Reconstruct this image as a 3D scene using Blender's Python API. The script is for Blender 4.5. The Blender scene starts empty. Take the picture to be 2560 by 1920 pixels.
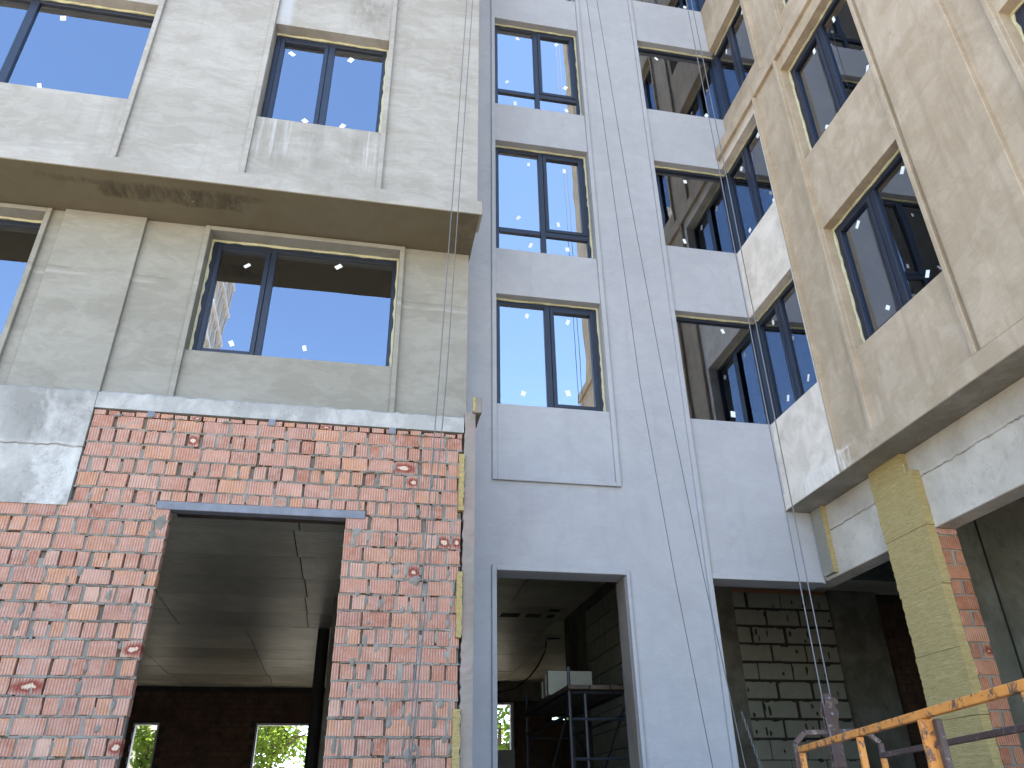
import bpy, bmesh, math, random
from mathutils import Matrix, Vector
from math import radians, sin, cos, pi
S = bpy.context.scene
COL = S.collection

# ------------------------------------------------------------------ camera
YAW, PIT, ROL = radians(11.39), radians(29.17), radians(-0.96)
fw = Vector((sin(YAW)*cos(PIT), cos(YAW)*cos(PIT), sin(PIT)))
rt = Vector((cos(YAW), -sin(YAW), 0)); up = rt.cross(fw)
r2 = rt*cos(ROL) + up*sin(ROL); u2 = -rt*sin(ROL) + up*cos(ROL)
cam = bpy.data.cameras.new('camera'); cam.sensor_width = 36; cam.lens = 1948.72/2560*36
cam.clip_start = 0.05; cam.clip_end = 2000
co = bpy.data.objects.new('camera', cam); COL.objects.link(co)
co.matrix_world = Matrix(((r2.x, u2.x, -fw.x, 0), (r2.y, u2.y, -fw.y, 0), (r2.z, u2.z, -fw.z, 0), (0, 0, 0, 1)))
S.camera = co
# ------------------------------------------------------------------ sky and sun (behind the building, to the right)
SUN_EL, SUN_AZ = radians(65), radians(4)          # azimuth from +Y towards +X
w = bpy.data.worlds.new('World'); S.world = w; w.use_nodes = True
nt = w.node_tree; nt.nodes.clear()
sky = nt.nodes.new('ShaderNodeTexSky'); sky.sky_type = 'NISHITA'; sky.sun_disc = False
sky.sun_elevation = SUN_EL; sky.sun_rotation = SUN_AZ; sky.altitude = 100; sky.air_density = 1.0; sky.dust_density = 0.25; sky.ozone_density = 2.2
bg = nt.nodes.new('ShaderNodeBackground'); bg.inputs[1].default_value = 0.15
wo = nt.nodes.new('ShaderNodeOutputWorld'); nt.links.new(sky.outputs[0], bg.inputs[0]); nt.links.new(bg.outputs[0], wo.inputs[0])
sl = bpy.data.lights.new('sun', 'SUN'); sl.energy = 5.0; sl.angle = radians(0.53); sl.color = (1, .95, .87)
so = bpy.data.objects.new('sun', sl); COL.objects.link(so)
sd = Vector((sin(SUN_AZ)*cos(SUN_EL), cos(SUN_AZ)*cos(SUN_EL), sin(SUN_EL)))
so.rotation_euler = (-sd).to_track_quat('-Z', 'Y').to_euler(); so.location = (10, 20, 40)
S.view_settings.view_transform = 'Standard'; S.view_settings.look = 'None'; S.view_settings.gamma = 1
S.view_settings.use_curve_mapping = False
S.view_settings.exposure = 2.55
S.render.engine = 'CYCLES'

# ------------------------------------------------------------------ planes measured off the photograph (camera at the origin)
GZ = -1.6                                  # ground
Y0, Y1, Y1b, Y2f, Y2, YB, YBb = 7.39, 7.215, 7.265, 7.955, 8.01, 8.73, 8.775
X1, XR, X2, XU = 5.335, 5.39, 5.74, 5.62
ZC = 3.4                                   # ground-floor ceiling
rng = random.Random(7)

# ------------------------------------------------------------------ node helper
class NB:
    def __init__(s, name):
        s.m = bpy.data.materials.new(name); s.m.use_nodes = True; s.t = s.m.node_tree; s.t.nodes.clear()
        s.out = s.t.nodes.new('ShaderNodeOutputMaterial')
    def n(s, typ, ins=None, **props):
        nd = s.t.nodes.new('ShaderNode'+typ)
        for k, v in props.items(): setattr(nd, k, v)
        for k, v in (ins or {}).items():
            if hasattr(v, 'is_output'): s.t.links.new(v, nd.inputs[k])
            else: nd.inputs[k].default_value = v
        return nd
    def coord(s, kind='Object'): return s.n('TexCoord').outputs[kind]
    def map(s, v, scale=(1, 1, 1), loc=(0, 0, 0)): return s.n('Mapping', {0: v, 1: loc, 3: scale}).outputs[0]
    def noise(s, v, sc, det=4, rough=.55, dist=0): return s.n('TexNoise', {'Vector': v, 'Scale': sc, 'Detail': det, 'Roughness': rough, 'Distortion': dist}).outputs[0]
    def ramp(s, f, a, b, inter='LINEAR'):
        nd = s.n('MapRange', {0: f, 1: a, 2: b, 3: 0., 4: 1.}); nd.interpolation_type = 'SMOOTHSTEP' if inter == 'S' else 'LINEAR'; return nd.outputs[0]
    def math(s, op, a, b=0., c=None):
        d = {0: a, 1: b}
        if c is not None: d[2] = c
        return s.n('Math', d, operation=op).outputs[0]
    def mix(s, f, a, b, bt='MIX'):
        nd = s.n('Mix', data_type='RGBA', blend_type=bt)
        for k, v in ((0, f), (6, a), (7, b)):
            if hasattr(v, 'is_output'): s.t.links.new(v, nd.inputs[k])
            elif k == 0: nd.inputs[0].default_value = v
            else: nd.inputs[k].default_value = (*v[:3], 1)
        return nd.outputs[2]
    def sep(s, v): return s.n('SeparateXYZ', {0: v}).outputs
    def bump(s, h, dist, strength=1.0, normal=None):
        d = {'Height': h, 'Distance': dist, 'Strength': strength}
        if normal is not None: d['Normal'] = normal
        return s.n('Bump', d).outputs[0]
    def bsdf(s, col, rough=.8, normal=None, metal=0., spec=.3):
        d = {'Base Color': col if hasattr(col, 'is_output') else (*col, 1), 'Roughness': rough, 'Metallic': metal, 'Specular IOR Level': spec}
        if normal is not None: d['Normal'] = normal
        b = s.n('BsdfPrincipled', d); s.t.links.new(b.outputs[0], s.out.inputs[0]); return s.m

def box_mask(b, X, lo, hi, soft):            # 1 between lo and hi along one coordinate
    a = b.ramp(X, lo-soft, lo+soft, 'S'); c = b.ramp(X, hi+soft, hi-soft, 'S')
    return b.math('MULTIPLY', a, c)

def plaster(name, c1, c2, con=1.0, hstretch=2.2, bumpd=.0016, extra=None, rough=.85):
    b = NB(name); P = b.coord()
    m = b.map(P, (1, 1, hstretch))
    n1 = b.ramp(b.noise(m, .75, 5, .6, .9), .40, .60, 'S')
    n2 = b.ramp(b.noise(m, 2.6, 5, .62, 1.2), .46, .56, 'S')
    n3 = b.noise(b.map(P, (1, 1, 6)), 5.5, 5, .6, .3)
    n4 = b.noise(P, 70, 3, .6)
    f = b.math('ADD', b.math('MULTIPLY', n1, .45), b.math('MULTIPLY', n2, .30))
    f = b.math('ADD', f, b.math('MULTIPLY', b.ramp(n3, .3, .7), .25))
    col = b.mix(b.math('MULTIPLY', f, con), c1, c2)
    g = b.math('MULTIPLY_ADD', n4, .18, .91)
    col = b.mix(1., col, b.n('CombineColor', {0: g, 1: g, 2: g}).outputs[0], 'MULTIPLY')
    # edges of skim-coat patches: thin darker contour
    e = b.math('ABSOLUTE', b.math('SUBTRACT', b.noise(m, 1.3, 4, .6, 1.0), .5))
    e = b.math('MULTIPLY', b.ramp(e, .012, .0), b.ramp(b.noise(P, .9, 2), .5, .62))
    col = b.mix(b.math('MULTIPLY', e, .22*con), col, tuple(x*.62 for x in c1))
    if extra: col = extra(b, P, col)
    nrm = b.bump(b.math('ADD', b.math('MULTIPLY', n3, 1.0), b.math('MULTIPLY', n4, .5)), bumpd*2)
    return b.bsdf(col, rough, nrm, spec=.2)

def extra_A1(b, P, col):
    x, y, z = b.sep(P)
    st = b.noise(b.map(P, (14, 1, .55)), 1.6, 4, .6)
    # pale lime runs under the narrow window's sill, at both ends
    m = b.math('MULTIPLY', box_mask(b, z, 7.02, 7.70, .12), b.math('ADD', box_mask(b, x, -1.69, -1.28, .1), box_mask(b, x, -.44, -.2, .06)))
    m = b.math('MULTIPLY', m, b.ramp(st, .5, .66))
    col = b.mix(b.math('MULTIPLY', m, .7), col, (.46, .46, .45))
    # grey wet staining below the sill and at the head beside the right fin
    m = b.math('MULTIPLY', box_mask(b, z, 6.85, 7.62, .2), box_mask(b, x, -1.66, -.22, .1))
    m = b.math('MULTIPLY', m, b.ramp(b.noise(b.map(P, (5, 1, 1)), 1.2, 5, .65), .42, .62))
    col = b.mix(b.math('MULTIPLY', m, .33), col, (.15, .145, .125))
    m = b.math('MULTIPLY', box_mask(b, z, 9.6, 10.6, .25), box_mask(b, x, -.75, -.2, .15))
    m = b.math('MULTIPLY', m, b.ramp(b.noise(b.map(P, (3, 1, 1)), 2.4, 5, .65), .40, .6))
    col = b.mix(b.math('MULTIPLY', m, .5), col, (.13, .12, .10))
    m = b.math('MULTIPLY', box_mask(b, z, 9.42, 10.4, .2), box_mask(b, x, -1.69, -1.52, .05))
    col = b.mix(b.math('MULTIPLY', m, .55), col, (.42, .435, .47))
    # general rain streaking
    m = b.ramp(b.noise(b.map(P, (9, 9, .5)), 1.0, 5, .65), .54, .72)
    return b.mix(b.math('MULTIPLY', m, .22), col, (.18, .172, .155))

def extra_A2(b, P, col):
    x, y, z = b.sep(P)
    wz = b.math('ADD', z, b.math('MULTIPLY', b.math('SUBTRACT', b.noise(P, 2.2, 3), .5), .10))
    m = b.math('MULTIPLY', box_mask(b, wz, 5.51, 5.55, .012), b.ramp(b.noise(P, 1.3, 2), .42, .5))
    col = b.mix(b.math('MULTIPLY', m, .55), col, (.33, .325, .29))
    m = b.math('MULTIPLY', box_mask(b, wz, 5.585, 5.615, .012), b.ramp(b.noise(P, 1.7, 2), .46, .56))
    return b.mix(b.math('MULTIPLY', m, .35), col, (.14, .13, .105))

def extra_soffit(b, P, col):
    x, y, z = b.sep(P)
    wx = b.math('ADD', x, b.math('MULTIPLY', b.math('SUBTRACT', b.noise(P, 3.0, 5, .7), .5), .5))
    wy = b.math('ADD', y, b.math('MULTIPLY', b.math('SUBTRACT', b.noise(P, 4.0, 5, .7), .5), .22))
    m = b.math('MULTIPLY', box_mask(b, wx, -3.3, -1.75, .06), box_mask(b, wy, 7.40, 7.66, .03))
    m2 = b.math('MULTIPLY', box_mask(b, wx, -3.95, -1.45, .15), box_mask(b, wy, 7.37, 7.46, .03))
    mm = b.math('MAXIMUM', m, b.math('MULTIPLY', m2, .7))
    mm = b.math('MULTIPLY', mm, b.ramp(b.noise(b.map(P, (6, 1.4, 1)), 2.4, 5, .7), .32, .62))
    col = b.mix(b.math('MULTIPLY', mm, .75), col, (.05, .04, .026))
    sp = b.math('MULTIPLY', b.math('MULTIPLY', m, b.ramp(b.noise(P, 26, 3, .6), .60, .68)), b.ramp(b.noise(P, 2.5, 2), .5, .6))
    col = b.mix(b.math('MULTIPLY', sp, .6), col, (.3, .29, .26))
    # drip-edge corner darker stain at the right end
    m = b.math('MULTIPLY', box_mask(b, wx, .82, 1.3, .06), b.ramp(b.noise(P, 3.5, 5, .7), .4, .55))
    return b.mix(b.math('MULTIPLY', m, .45), col, (.07, .06, .04))

def extra_C(b, P, col):
    x, y, z = b.sep(P)
    m = b.ramp(b.noise(b.map(P, (1, 5, .45)), 1.3, 5, .65), .50, .70)
    col = b.mix(b.math('MULTIPLY', m, .42), col, (.235, .175, .115))
    # fresher, paler skim coat on the strip beside the rear wall, with pale patching on the bottom band
    pale = b.mix(b.ramp(b.noise(P, 2.6, 6, .65, .5), .40, .66), (.70, .63, .545), (.52, .46, .39))
    col = b.mix(b.math('MULTIPLY', box_mask(b, y, 7.468, 9.2, .004), b.ramp(z, 9.6, 9.4)), col, pale)
    wy = b.math('ADD', y, b.math('MULTIPLY', b.math('SUBTRACT', b.noise(b.map(P, (1, 3, 1)), 3, 5, .7), .5), .35))
    m = b.math('MULTIPLY', box_mask(b, z, 3.3, 3.70, .03), box_mask(b, wy, 7.2, 8.2, .12))
    m = b.math('MULTIPLY', m, b.ramp(b.noise(b.map(P, (1, 9, 1.2)), 2.2, 5, .65), .40, .62))
    col = b.mix(b.math('MULTIPLY', m, .7), col, (.74, .70, .65))
    return col

def extra_B(b, P, col):
    x, y, z = b.sep(P)
    m = b.ramp(b.noise(b.map(P, (6, 6, .35)), 1.1, 4, .6), .55, .75)
    return b.mix(b.math('MULTIPLY', m, .12), col, (.2, .2, .22))

def concrete(name, c1, c2, white=(.62, .62, .60), wamt=.5, boards=False, crack=None, axis='x', pits=True, rough=.9):
    b = NB(name); P = b.coord()
    n1 = b.ramp(b.noise(P, 1.2, 6, .65, .2), .38, .62)
    n2 = b.noise(P, 9, 5, .65)
    col = b.mix(n1, c1, c2)
    wm = b.math('MULTIPLY', b.ramp(b.noise(b.map(P, (1, 1, .7)), 2.1, 6, .68, .3), .47, .60), wamt)
    col = b.mix(wm, col, white)
    col = b.mix(b.math('MULTIPLY', b.ramp(n2, .55, .75), .35), col, tuple(x*.55 for x in c1))
    h = b.math('MULTIPLY', n2, .6)
    if pits:
        v = b.n('TexVoronoi', {'Vector': P, 'Scale': 34.}).outputs[0]
        pm = b.math('MULTIPLY', b.ramp(v, .17, .07), b.ramp(b.noise(P, 3, 3), .5, .62))
        col = b.mix(b.math('MULTIPLY', pm, .7), col, (.06, .055, .05)); h = b.math('SUBTRACT', h, pm)
    if boards:
        X = b.sep(P)[0 if axis == 'x' else 1]
        g = b.noise(b.map(P, (1, 22, 22) if axis == 'x' else (22, 1, 22)), 2.5, 5, .6)
        col = b.mix(b.math('MULTIPLY', b.ramp(g, .45, .7), .55), col, tuple(x*.45 for x in c1)); h = b.math('ADD', h, g)
    if boards:
        oi = b.math('MULTIPLY_ADD', b.n('ObjectInfo').outputs['Random'], .5, .72); col = b.mix(1., col, b.n('CombineColor', {0: oi, 1: oi, 2: oi}).outputs[0], 'MULTIPLY')
    if crack is not None:
        z = b.sep(P)[2]
        wz = b.math('ADD', z, b.math('MULTIPLY', b.math('SUBTRACT', b.noise(P, 5.5, 6, .75), .5), .09))
        cm = b.ramp(b.math('ABSOLUTE', b.math('SUBTRACT', wz, crack)), .009, .002)
        lip = b.ramp(wz, crack-.012, crack+.012)
        cm = b.math('MULTIPLY', cm, b.ramp(b.noise(P, 3.5, 4), .36, .58)); col = b.mix(b.math('MULTIPLY', cm, .7), col, (.07, .062, .055)); h = b.math('ADD', h, b.math('MULTIPLY', lip, 3))
        up_ = b.math('MULTIPLY', b.ramp(wz, crack, crack+.05), .35)
        col = b.mix(up_, col, tuple(x*.72 for x in c1))
    return b.bsdf(col, rough, b.bump(h, .006 if rough > .6 else .0025), spec=.2 if rough > .6 else .5)

def flat(name, c, rough=.6, var=.25, sc=8, metal=0., spec=.3, bumpd=.001):
    b = NB(name); P = b.coord(); n = b.noise(P, sc, 5, .65)
    col = b.mix(b.ramp(n, .3, .7), tuple(x*(1-var) for x in c), tuple(min(1, x*(1+var)) for x in c))
    return b.bsdf(col, rough, b.bump(b.noise(P, sc*9, 3), bumpd), metal, spec)

def worn_paint(name, c, under, amt=.55, sc=14, spots=.6):
    b = NB(name); P = b.coord()
    n = b.noise(P, sc, 6, .7, .6); m = b.ramp(n, amt, amt+.06)
    col = b.mix(b.ramp(b.noise(P, 5, 4), .3, .7), tuple(x*.8 for x in c), c)
    rust = b.mix(b.ramp(b.noise(P, 30, 4), .4, .6), under, tuple(x*1.8 for x in under))
    col = b.mix(m, col, rust)
    sp = b.ramp(b.noise(P, 22, 4, .7), .62, .68)
    col = b.mix(b.math('MULTIPLY', sp, spots), col, (.5, .48, .44))
    return b.bsdf(col, .55, b.bump(b.math('ADD', n, b.noise(P, 90, 3)), .002), spec=.4)

def brick_mat(name='brick', tone=None):
    b = NB(name); uv = b.n('UVMap', uv_map='uv').outputs[0]; um = b.n('UVMap', uv_map='uvm').outputs[0]
    oi = b.n('ObjectInfo').outputs['Random']; isl = b.n('NewGeometry').outputs['Random Per Island']
    r1 = b.math('FRACT', b.math('ADD', b.math('MULTIPLY', oi, 7.31), b.math('MULTIPLY', isl, 3.77)))
    r2_ = b.math('FRACT', b.math('MULTIPLY', r1, 17.3)); r3 = b.math('FRACT', b.math('MULTIPLY', r1, 53.9))
    cr = b.n('ValToRGB', {0: r2_}); e = cr.color_ramp
    cols = [(0, (.32, .135, .085)), (.2, (.44, .235, .165)), (.42, (.37, .20, .148)), (.6, (.46, .235, .135)), (.8, (.335, .172, .128)), (1, (.48, .295, .22))]
    e.elements[0].position = 0; e.elements[0].color = (*cols[0][1], 1); e.elements[1].position = 1; e.elements[1].color = (*cols[-1][1], 1)
    for p, c in cols[1:-1]: q = e.elements.new(p); q.color = (*c, 1)
    ux, uz, _ = b.sep(um); lx, lz, _ = b.sep(uv)
    W = b.n('CombineXYZ', {0: b.math('ADD', ux, b.math('MULTIPLY', r1, 91.)), 1: uz, 2: b.math('MULTIPLY', r3, 40.)}).outputs[0]
    col = cr.outputs[0]
    col = b.mix(b.math('MULTIPLY', b.ramp(b.noise(W, 14, 5, .65), .42, .66), .45), col, (.56, .38, .32))
    col = b.mix(b.math('MULTIPLY', b.ramp(b.noise(W, 9, 5, .7), .54, .70), .30), col, (.25, .085, .06))
    # reeded face
    wob = b.math('MULTIPLY', b.math('SUBTRACT', b.noise(W, 30, 2), .5), .004)
    ph = b.math('MULTIPLY', b.math('ADD', ux, wob), 2*pi/.0245)
    sn = b.math('SINE', ph); rid = b.ramp(sn, -1, 1)
    damp = b.ramp(b.noise(W, 7, 3), .30, .55)
    col = b.mix(b.math('MULTIPLY', b.math('MULTIPLY', b.ramp(sn, -.35, -.9), damp), .62), col, (.19, .075, .055))
    col = b.mix(b.math('MULTIPLY', b.math('MULTIPLY', b.ramp(sn, .5, 1), b.ramp(b.noise(W, 40, 3), .4, .7)), .40), col, (.60, .41, .335))
    # over-fired bricks: dark red rim with a cream heart
    dx = b.math('MULTIPLY', b.math('SUBTRACT', lx, b.math('MULTIPLY_ADD', r2_, .3, .35)), 1.15); dz = b.math('MULTIPLY', b.math('SUBTRACT', lz, .48), 1.75)
    d = b.math('SQRT', b.math('ADD', b.math('MULTIPLY', dx, dx), b.math('MULTIPLY', dz, dz)))
    d = b.math('ADD', d, b.math('MULTIPLY', b.math('SUBTRACT', b.noise(W, 13, 5, .7), .5), 1.0))
    burnt = b.ramp(r3, .966, .967)
    bc = b.mix(b.ramp(d, .85, .40), col, (.21, .05, .035)); bc = b.mix(b.ramp(d, .30, .20), bc, (.56, .43, .32))
    col = b.mix(burnt, col, bc)
    # mortar smears
    sm = b.ramp(b.noise(W, 8.5, 5, .6, .8), .635, .665)
    sm = b.math('MULTIPLY', sm, b.ramp(b.math('FRACT', b.math('MULTIPLY', r1, 29.)), .60, .70))
    col = b.mix(b.math('MULTIPLY', sm, .85), col, (.25, .238, .21))
    if tone: col = b.mix(1., col, tone, 'MULTIPLY')
    h = b.math('ADD', b.math('MULTIPLY', b.math('MULTIPLY', rid, damp), .8), b.math('MULTIPLY', b.noise(W, 60, 4, .7), .6))
    return b.bsdf(col, .85, b.bump(h, .006), spec=.2)

def rockwool():
    b = NB('rockwool'); P = b.coord()
    n = b.noise(b.map(P, (1, 1, 8)), 6, 6, .72, .4); f = b.noise(P, 110, 3, .7)
    col = b.mix(b.ramp(n, .32, .68), (.375, .29, .118), (.50, .395, .19))
    col = b.mix(b.math('MULTIPLY', b.ramp(b.noise(b.map(P, (1, 1, 3)), 26, 4, .7), .60, .72), .45), col, (.56, .50, .31))
    col = b.mix(b.math('MULTIPLY', b.ramp(b.noise(b.map(P, (1, 1, 9)), 14, 5, .7), .53, .63), .6), col, (.25, .185, .06))
    return b.bsdf(col, .95, b.bump(b.math('ADD', n, b.math('MULTIPLY', f, .6)), .02), spec=.1)

def glass_mat(name='glass', ior=3.5, tint=(.84, .90, 1)):
    b = NB(name); P = b.coord()
    nrm = b.bump(b.noise(b.map(P, (1, 1, 1.3)), 1.5, 1, .4), .0012, 1.0)
    fr = b.n('Fresnel', {'IOR': ior, 'Normal': nrm}).outputs[0]
    gl = b.n('BsdfGlossy', {'Color': (*tint, 1), 'Roughness': 0., 'Normal': nrm}); tr = b.n('BsdfTransparent', {'Color': (.60, .64, .66, 1)})
    mx = b.n('MixShader', {0: fr, 1: tr.outputs[0], 2: gl.outputs[0]}); b.t.links.new(mx.outputs[0], b.out.inputs[0]); return b.m

M = {}
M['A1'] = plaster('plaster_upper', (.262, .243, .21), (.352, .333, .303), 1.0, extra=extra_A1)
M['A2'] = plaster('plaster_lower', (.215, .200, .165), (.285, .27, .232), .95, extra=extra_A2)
M['soffit'] = plaster('plaster_soffit_shaded', (.140, .115, .073), (.168, .142, .096), .8, 1.0, extra=extra_soffit)  # same plaster as the walls, with the overhang's shade put into its colour
M['B'] = plaster('plaster_rear', (.335, .338, .356), (.39, .393, .412), .8, 1.2, .001, extra=extra_B, rough=.75)
M['C'] = plaster('plaster_right', (.325, .255, .172), (.44, .355, .262), 1.0, .9, extra=extra_C)
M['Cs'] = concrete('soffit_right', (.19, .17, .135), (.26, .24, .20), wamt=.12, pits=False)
M['conc'] = concrete('concrete_beam', (.25, .243, .23), (.335, .328, .31), (.44, .432, .41), .75)
M['floor'] = concrete('hall_floor', (.44, .43, .40), (.54, .53, .49), wamt=.2, pits=False)
M['conc_l'] = concrete('concrete_frame_left', (.25, .24, .222), (.40, .39, .365), (.52, .51, .485), .85, crack=3.145)
M['conc_c'] = concrete('concrete_beam_right', (.36, .32, .27), (.48, .44, .38), (.54, .50, .44), .5, crack=3.10)
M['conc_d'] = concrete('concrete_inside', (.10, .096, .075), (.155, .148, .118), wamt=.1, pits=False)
M['ceil'] = concrete('ceiling_board', (.44, .405, .32), (.60, .56, .46), (.66, .62, .52), .35, boards=True, pits=False, rough=.40)
M['mortar'] = concrete('mortar', (.15, .139, .117), (.225, .21, .18), wamt=.1, pits=False)
M['brick'] = brick_mat(); M['brick_pier'] = brick_mat('brick_pier', (.80, .66, .52))
M['brick_shade'] = flat('brick_inside_shaded', (.085, .050, .038), .95, .35, 4, bumpd=.004)  # darkened copy of the brick, hall shade put into its colour
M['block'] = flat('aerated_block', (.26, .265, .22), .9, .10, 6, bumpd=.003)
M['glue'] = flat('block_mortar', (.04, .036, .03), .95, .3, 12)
M['frame'] = flat('window_frame_paint', (.013, .0175, .031), .38, .12, 5, spec=.5, bumpd=.0002)
M['glass'] = glass_mat(); M['glass_b'] = glass_mat('glass_rear', 5.2, (.97, .99, 1))
M['foam'] = flat('pu_foam', (.44, .415, .27), .9, .15, 20, bumpd=.004)
M['tag'] = flat('paper_tag', (.78, .80, .80), .7, .05, 10)
M['wool'] = rockwool()
M['plret'] = concrete('plaster_return', (.195, .172, .145), (.255, .23, .20), (.32, .22, .21), .35, pits=False)
M['steel'] = flat('primed_steel', (.15, .158, .185), .55, .22, 7, spec=.4)
M['cable'] = flat('steel_cable', (.13, .13, .135), .5, .2, 60)
M['orange'] = worn_paint('orange_paint', (.70, .28, .06), (.09, .05, .035), .53)
M['brown'] = worn_paint('brown_paint', (.085, .052, .043), (.14, .11, .095), .56, spots=.2)
M['blackm'] = flat('scaffold_paint', (.02, .022, .03), .45, .3, 9, spec=.4)
M['rubber'] = flat('black_rubber', (.012, .012, .012), .6, .2, 9)
M['dark'] = flat('dark_column', (.018, .017, .016), .7, .2, 3)
M['plank'] = flat('old_plank', (.06, .045, .032), .85, .4, 5, bumpd=.004)
M['board'] = flat('grey_board', (.42, .45, .50), .7, .1, 2)
M['room'] = flat('bare_room', (.16, .15, .135), .95, .15, 2)
M['bark'] = flat('bark', (.10, .075, .05), .95, .3, 6, bumpd=.01)
M['house'] = flat('cream_render', (.62, .54, .42), .9, .08, 1)
M['tower'] = flat('tower_render', (.66, .56, .43), .9, .08, .5)
M['tdark'] = flat('tower_glazing', (.05, .055, .065), .3, .2, 1)
M['twhite'] = flat('tower_slab', (.75, .73, .70), .8, .06, 1)
M['metal'] = flat('roof_sheet', (.25, .25, .26), .6, .1, 1)

def ground_mat():
    b = NB('ground_dirt'); P = b.coord()
    n = b.noise(P, .35, 6, .65); f = b.noise(P, 14, 5, .7)
    col = b.mix(b.ramp(n, .35, .65), (.30, .25, .185), (.43, .385, .31)); col = b.mix(b.math('MULTIPLY', b.ramp(f, .5, .7), .5), col, (.20, .17, .13))
    return b.bsdf(col, .95, b.bump(f, .03), spec=.1)
M['ground'] = ground_mat()
def leaf_mat(name, c, t):
    b = NB(name); isl = b.n('NewGeometry').outputs['Random Per Island']
    col = b.mix(isl, tuple(x*.6 for x in c), tuple(x*1.35 for x in c))
    d = b.n('BsdfDiffuse', {0: col}); tr = b.n('BsdfTranslucent', {0: (*t, 1)})
    mx = b.n('MixShader', {0: .45, 1: d.outputs[0], 2: tr.outputs[0]}); b.t.links.new(mx.outputs[0], b.out.inputs[0]); return b.m
M['leaf'] = leaf_mat('leaves', (.09, .14, .03), (.20, .28, .045))
M['leaf2'] = leaf_mat('leaves_dark', (.06, .10, .025), (.13, .20, .03))

# ------------------------------------------------------------------ mesh helpers
def thing(name, label, cat, loc, group=None):
    o = bpy.data.objects.new(name, None); COL.objects.link(o); o.location = loc; o.empty_display_size = .3
    o['label'] = label; o['category'] = cat
    if group: o['group'] = group
    return o
def tag(o, label, cat, group=None):
    o['label'] = label; o['category'] = cat
    if group: o['group'] = group
    return o
def link(name, me, mat, parent=None, bevel=0, smooth=False):
    o = bpy.data.objects.new(name, me); COL.objects.link(o)
    if mat and not me.materials: me.materials.append(M[mat])
    if parent is not None:
        o.parent = parent
        if parent.type == 'EMPTY': o.matrix_parent_inverse = Matrix.Translation(-parent.location)
        elif parent.get('_orig'): o.matrix_parent_inverse = Matrix.Translation(-Vector(parent['_orig']))
    if bevel:
        md = o.modifiers.new('bevel', 'BEVEL'); md.width = bevel; md.segments = 1; md.limit_method = 'ANGLE'; md.angle_limit = radians(40)
    if smooth:
        for p in me.polygons: p.use_smooth = True
    return o
class MB:
    def __init__(s): s.v = []; s.f = []
    def box(s, x0, x1, y0, y1, z0, z1):
        i = len(s.v)
        s.v += [(x0, y0, z0), (x1, y0, z0), (x1, y1, z0), (x0, y1, z0), (x0, y0, z1), (x1, y0, z1), (x1, y1, z1), (x0, y1, z1)]
        s.f += [(i, i+3, i+2, i+1), (i+4, i+5, i+6, i+7), (i, i+1, i+5, i+4), (i+1, i+2, i+6, i+5), (i+2, i+3, i+7, i+6), (i+3, i, i+4, i+7)]
        return s
    def prism(s, prof, a0, a1, axis):        # profile of (p,q) pairs swept along an axis: 'y' -> (p,a,q), 'x' -> (a,p,q)
        i = len(s.v); n = len(prof)
        for a in (a0, a1):
            for p, q in prof: s.v.append((p, a, q) if axis == 'y' else ((a, p, q) if axis == 'x' else (p, q, a)))
        s.f.append(tuple(range(i, i+n))); s.f.append(tuple(range(i+2*n-1, i+n-1, -1)))
        for k in range(n): s.f.append((i+k, i+n+k, i+n+(k+1) % n, i+(k+1) % n))
        return s
    def tube(s, pts, r, n=6, close=False):
        pts = [Vector(p) for p in pts]; base = len(s.v); m = len(pts)
        for k, p in enumerate(pts):
            d = (pts[(k+1) % m]-pts[k-1]) if close else (pts[min(k+1, m-1)]-pts[max(k-1, 0)])
            d.normalize(); a = d.orthogonal().normalized() if abs(d.z) > .95 or True else None
            ref = Vector((0, 0, 1)) if abs(d.z) < .9 else Vector((1, 0, 0))
            a = d.cross(ref).normalized(); c = d.cross(a)
            for j in range(n):
                t = 2*pi*j/n; q = p+(a*cos(t)+c*sin(t))*(r[k] if isinstance(r, (list, tuple)) else r); s.v.append(tuple(q))
        for k in range(m if close else m-1):
            for j in range(n):
                A = base+k*n; B = base+((k+1) % m)*n; s.f.append((A+j, A+(j+1) % n, B+(j+1) % n, B+j))
        if not close: s.f.append(tuple(base+j for j in reversed(range(n)))); s.f.append(tuple(base+(m-1)*n+j for j in range(n)))
        return s
    def beam(s, p, q, wdt, hgt=None):        # square tube between two points, upright in z
        p, q = Vector(p), Vector(q); h = hgt or wdt; d = (q-p).normalized()
        ref = Vector((0, 0, 1)) if abs(d.z) < .8 else (Vector((.243, .97, 0)))
        a = d.cross(ref).normalized()*wdt/2; c = a.cross(d).normalized()*h/2; i = len(s.v)
        for e in (p, q):
            for sa, sc in ((-1, -1), (1, -1), (1, 1), (-1, 1)): s.v.append(tuple(e+a*sa+c*sc))
        s.f += [(i, i+1, i+2, i+3), (i+7, i+6, i+5, i+4)] + [(i+k, i+4+k, i+4+(k+1) % 4, i+(k+1) % 4) for k in range(4)]
        return s
    def mesh(s, name):
        me = bpy.data.meshes.new(name); me.from_pydata(s.v, [], s.f); me.validate()
        bm = bmesh.new(); bm.from_mesh(me); bmesh.ops.recalc_face_normals(bm, faces=bm.faces); bm.to_mesh(me); bm.free()
        return me
    def obj(s, name, mat, parent=None, bevel=0, smooth=False): return link(name, s.mesh(name), mat, parent, bevel, smooth)

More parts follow.
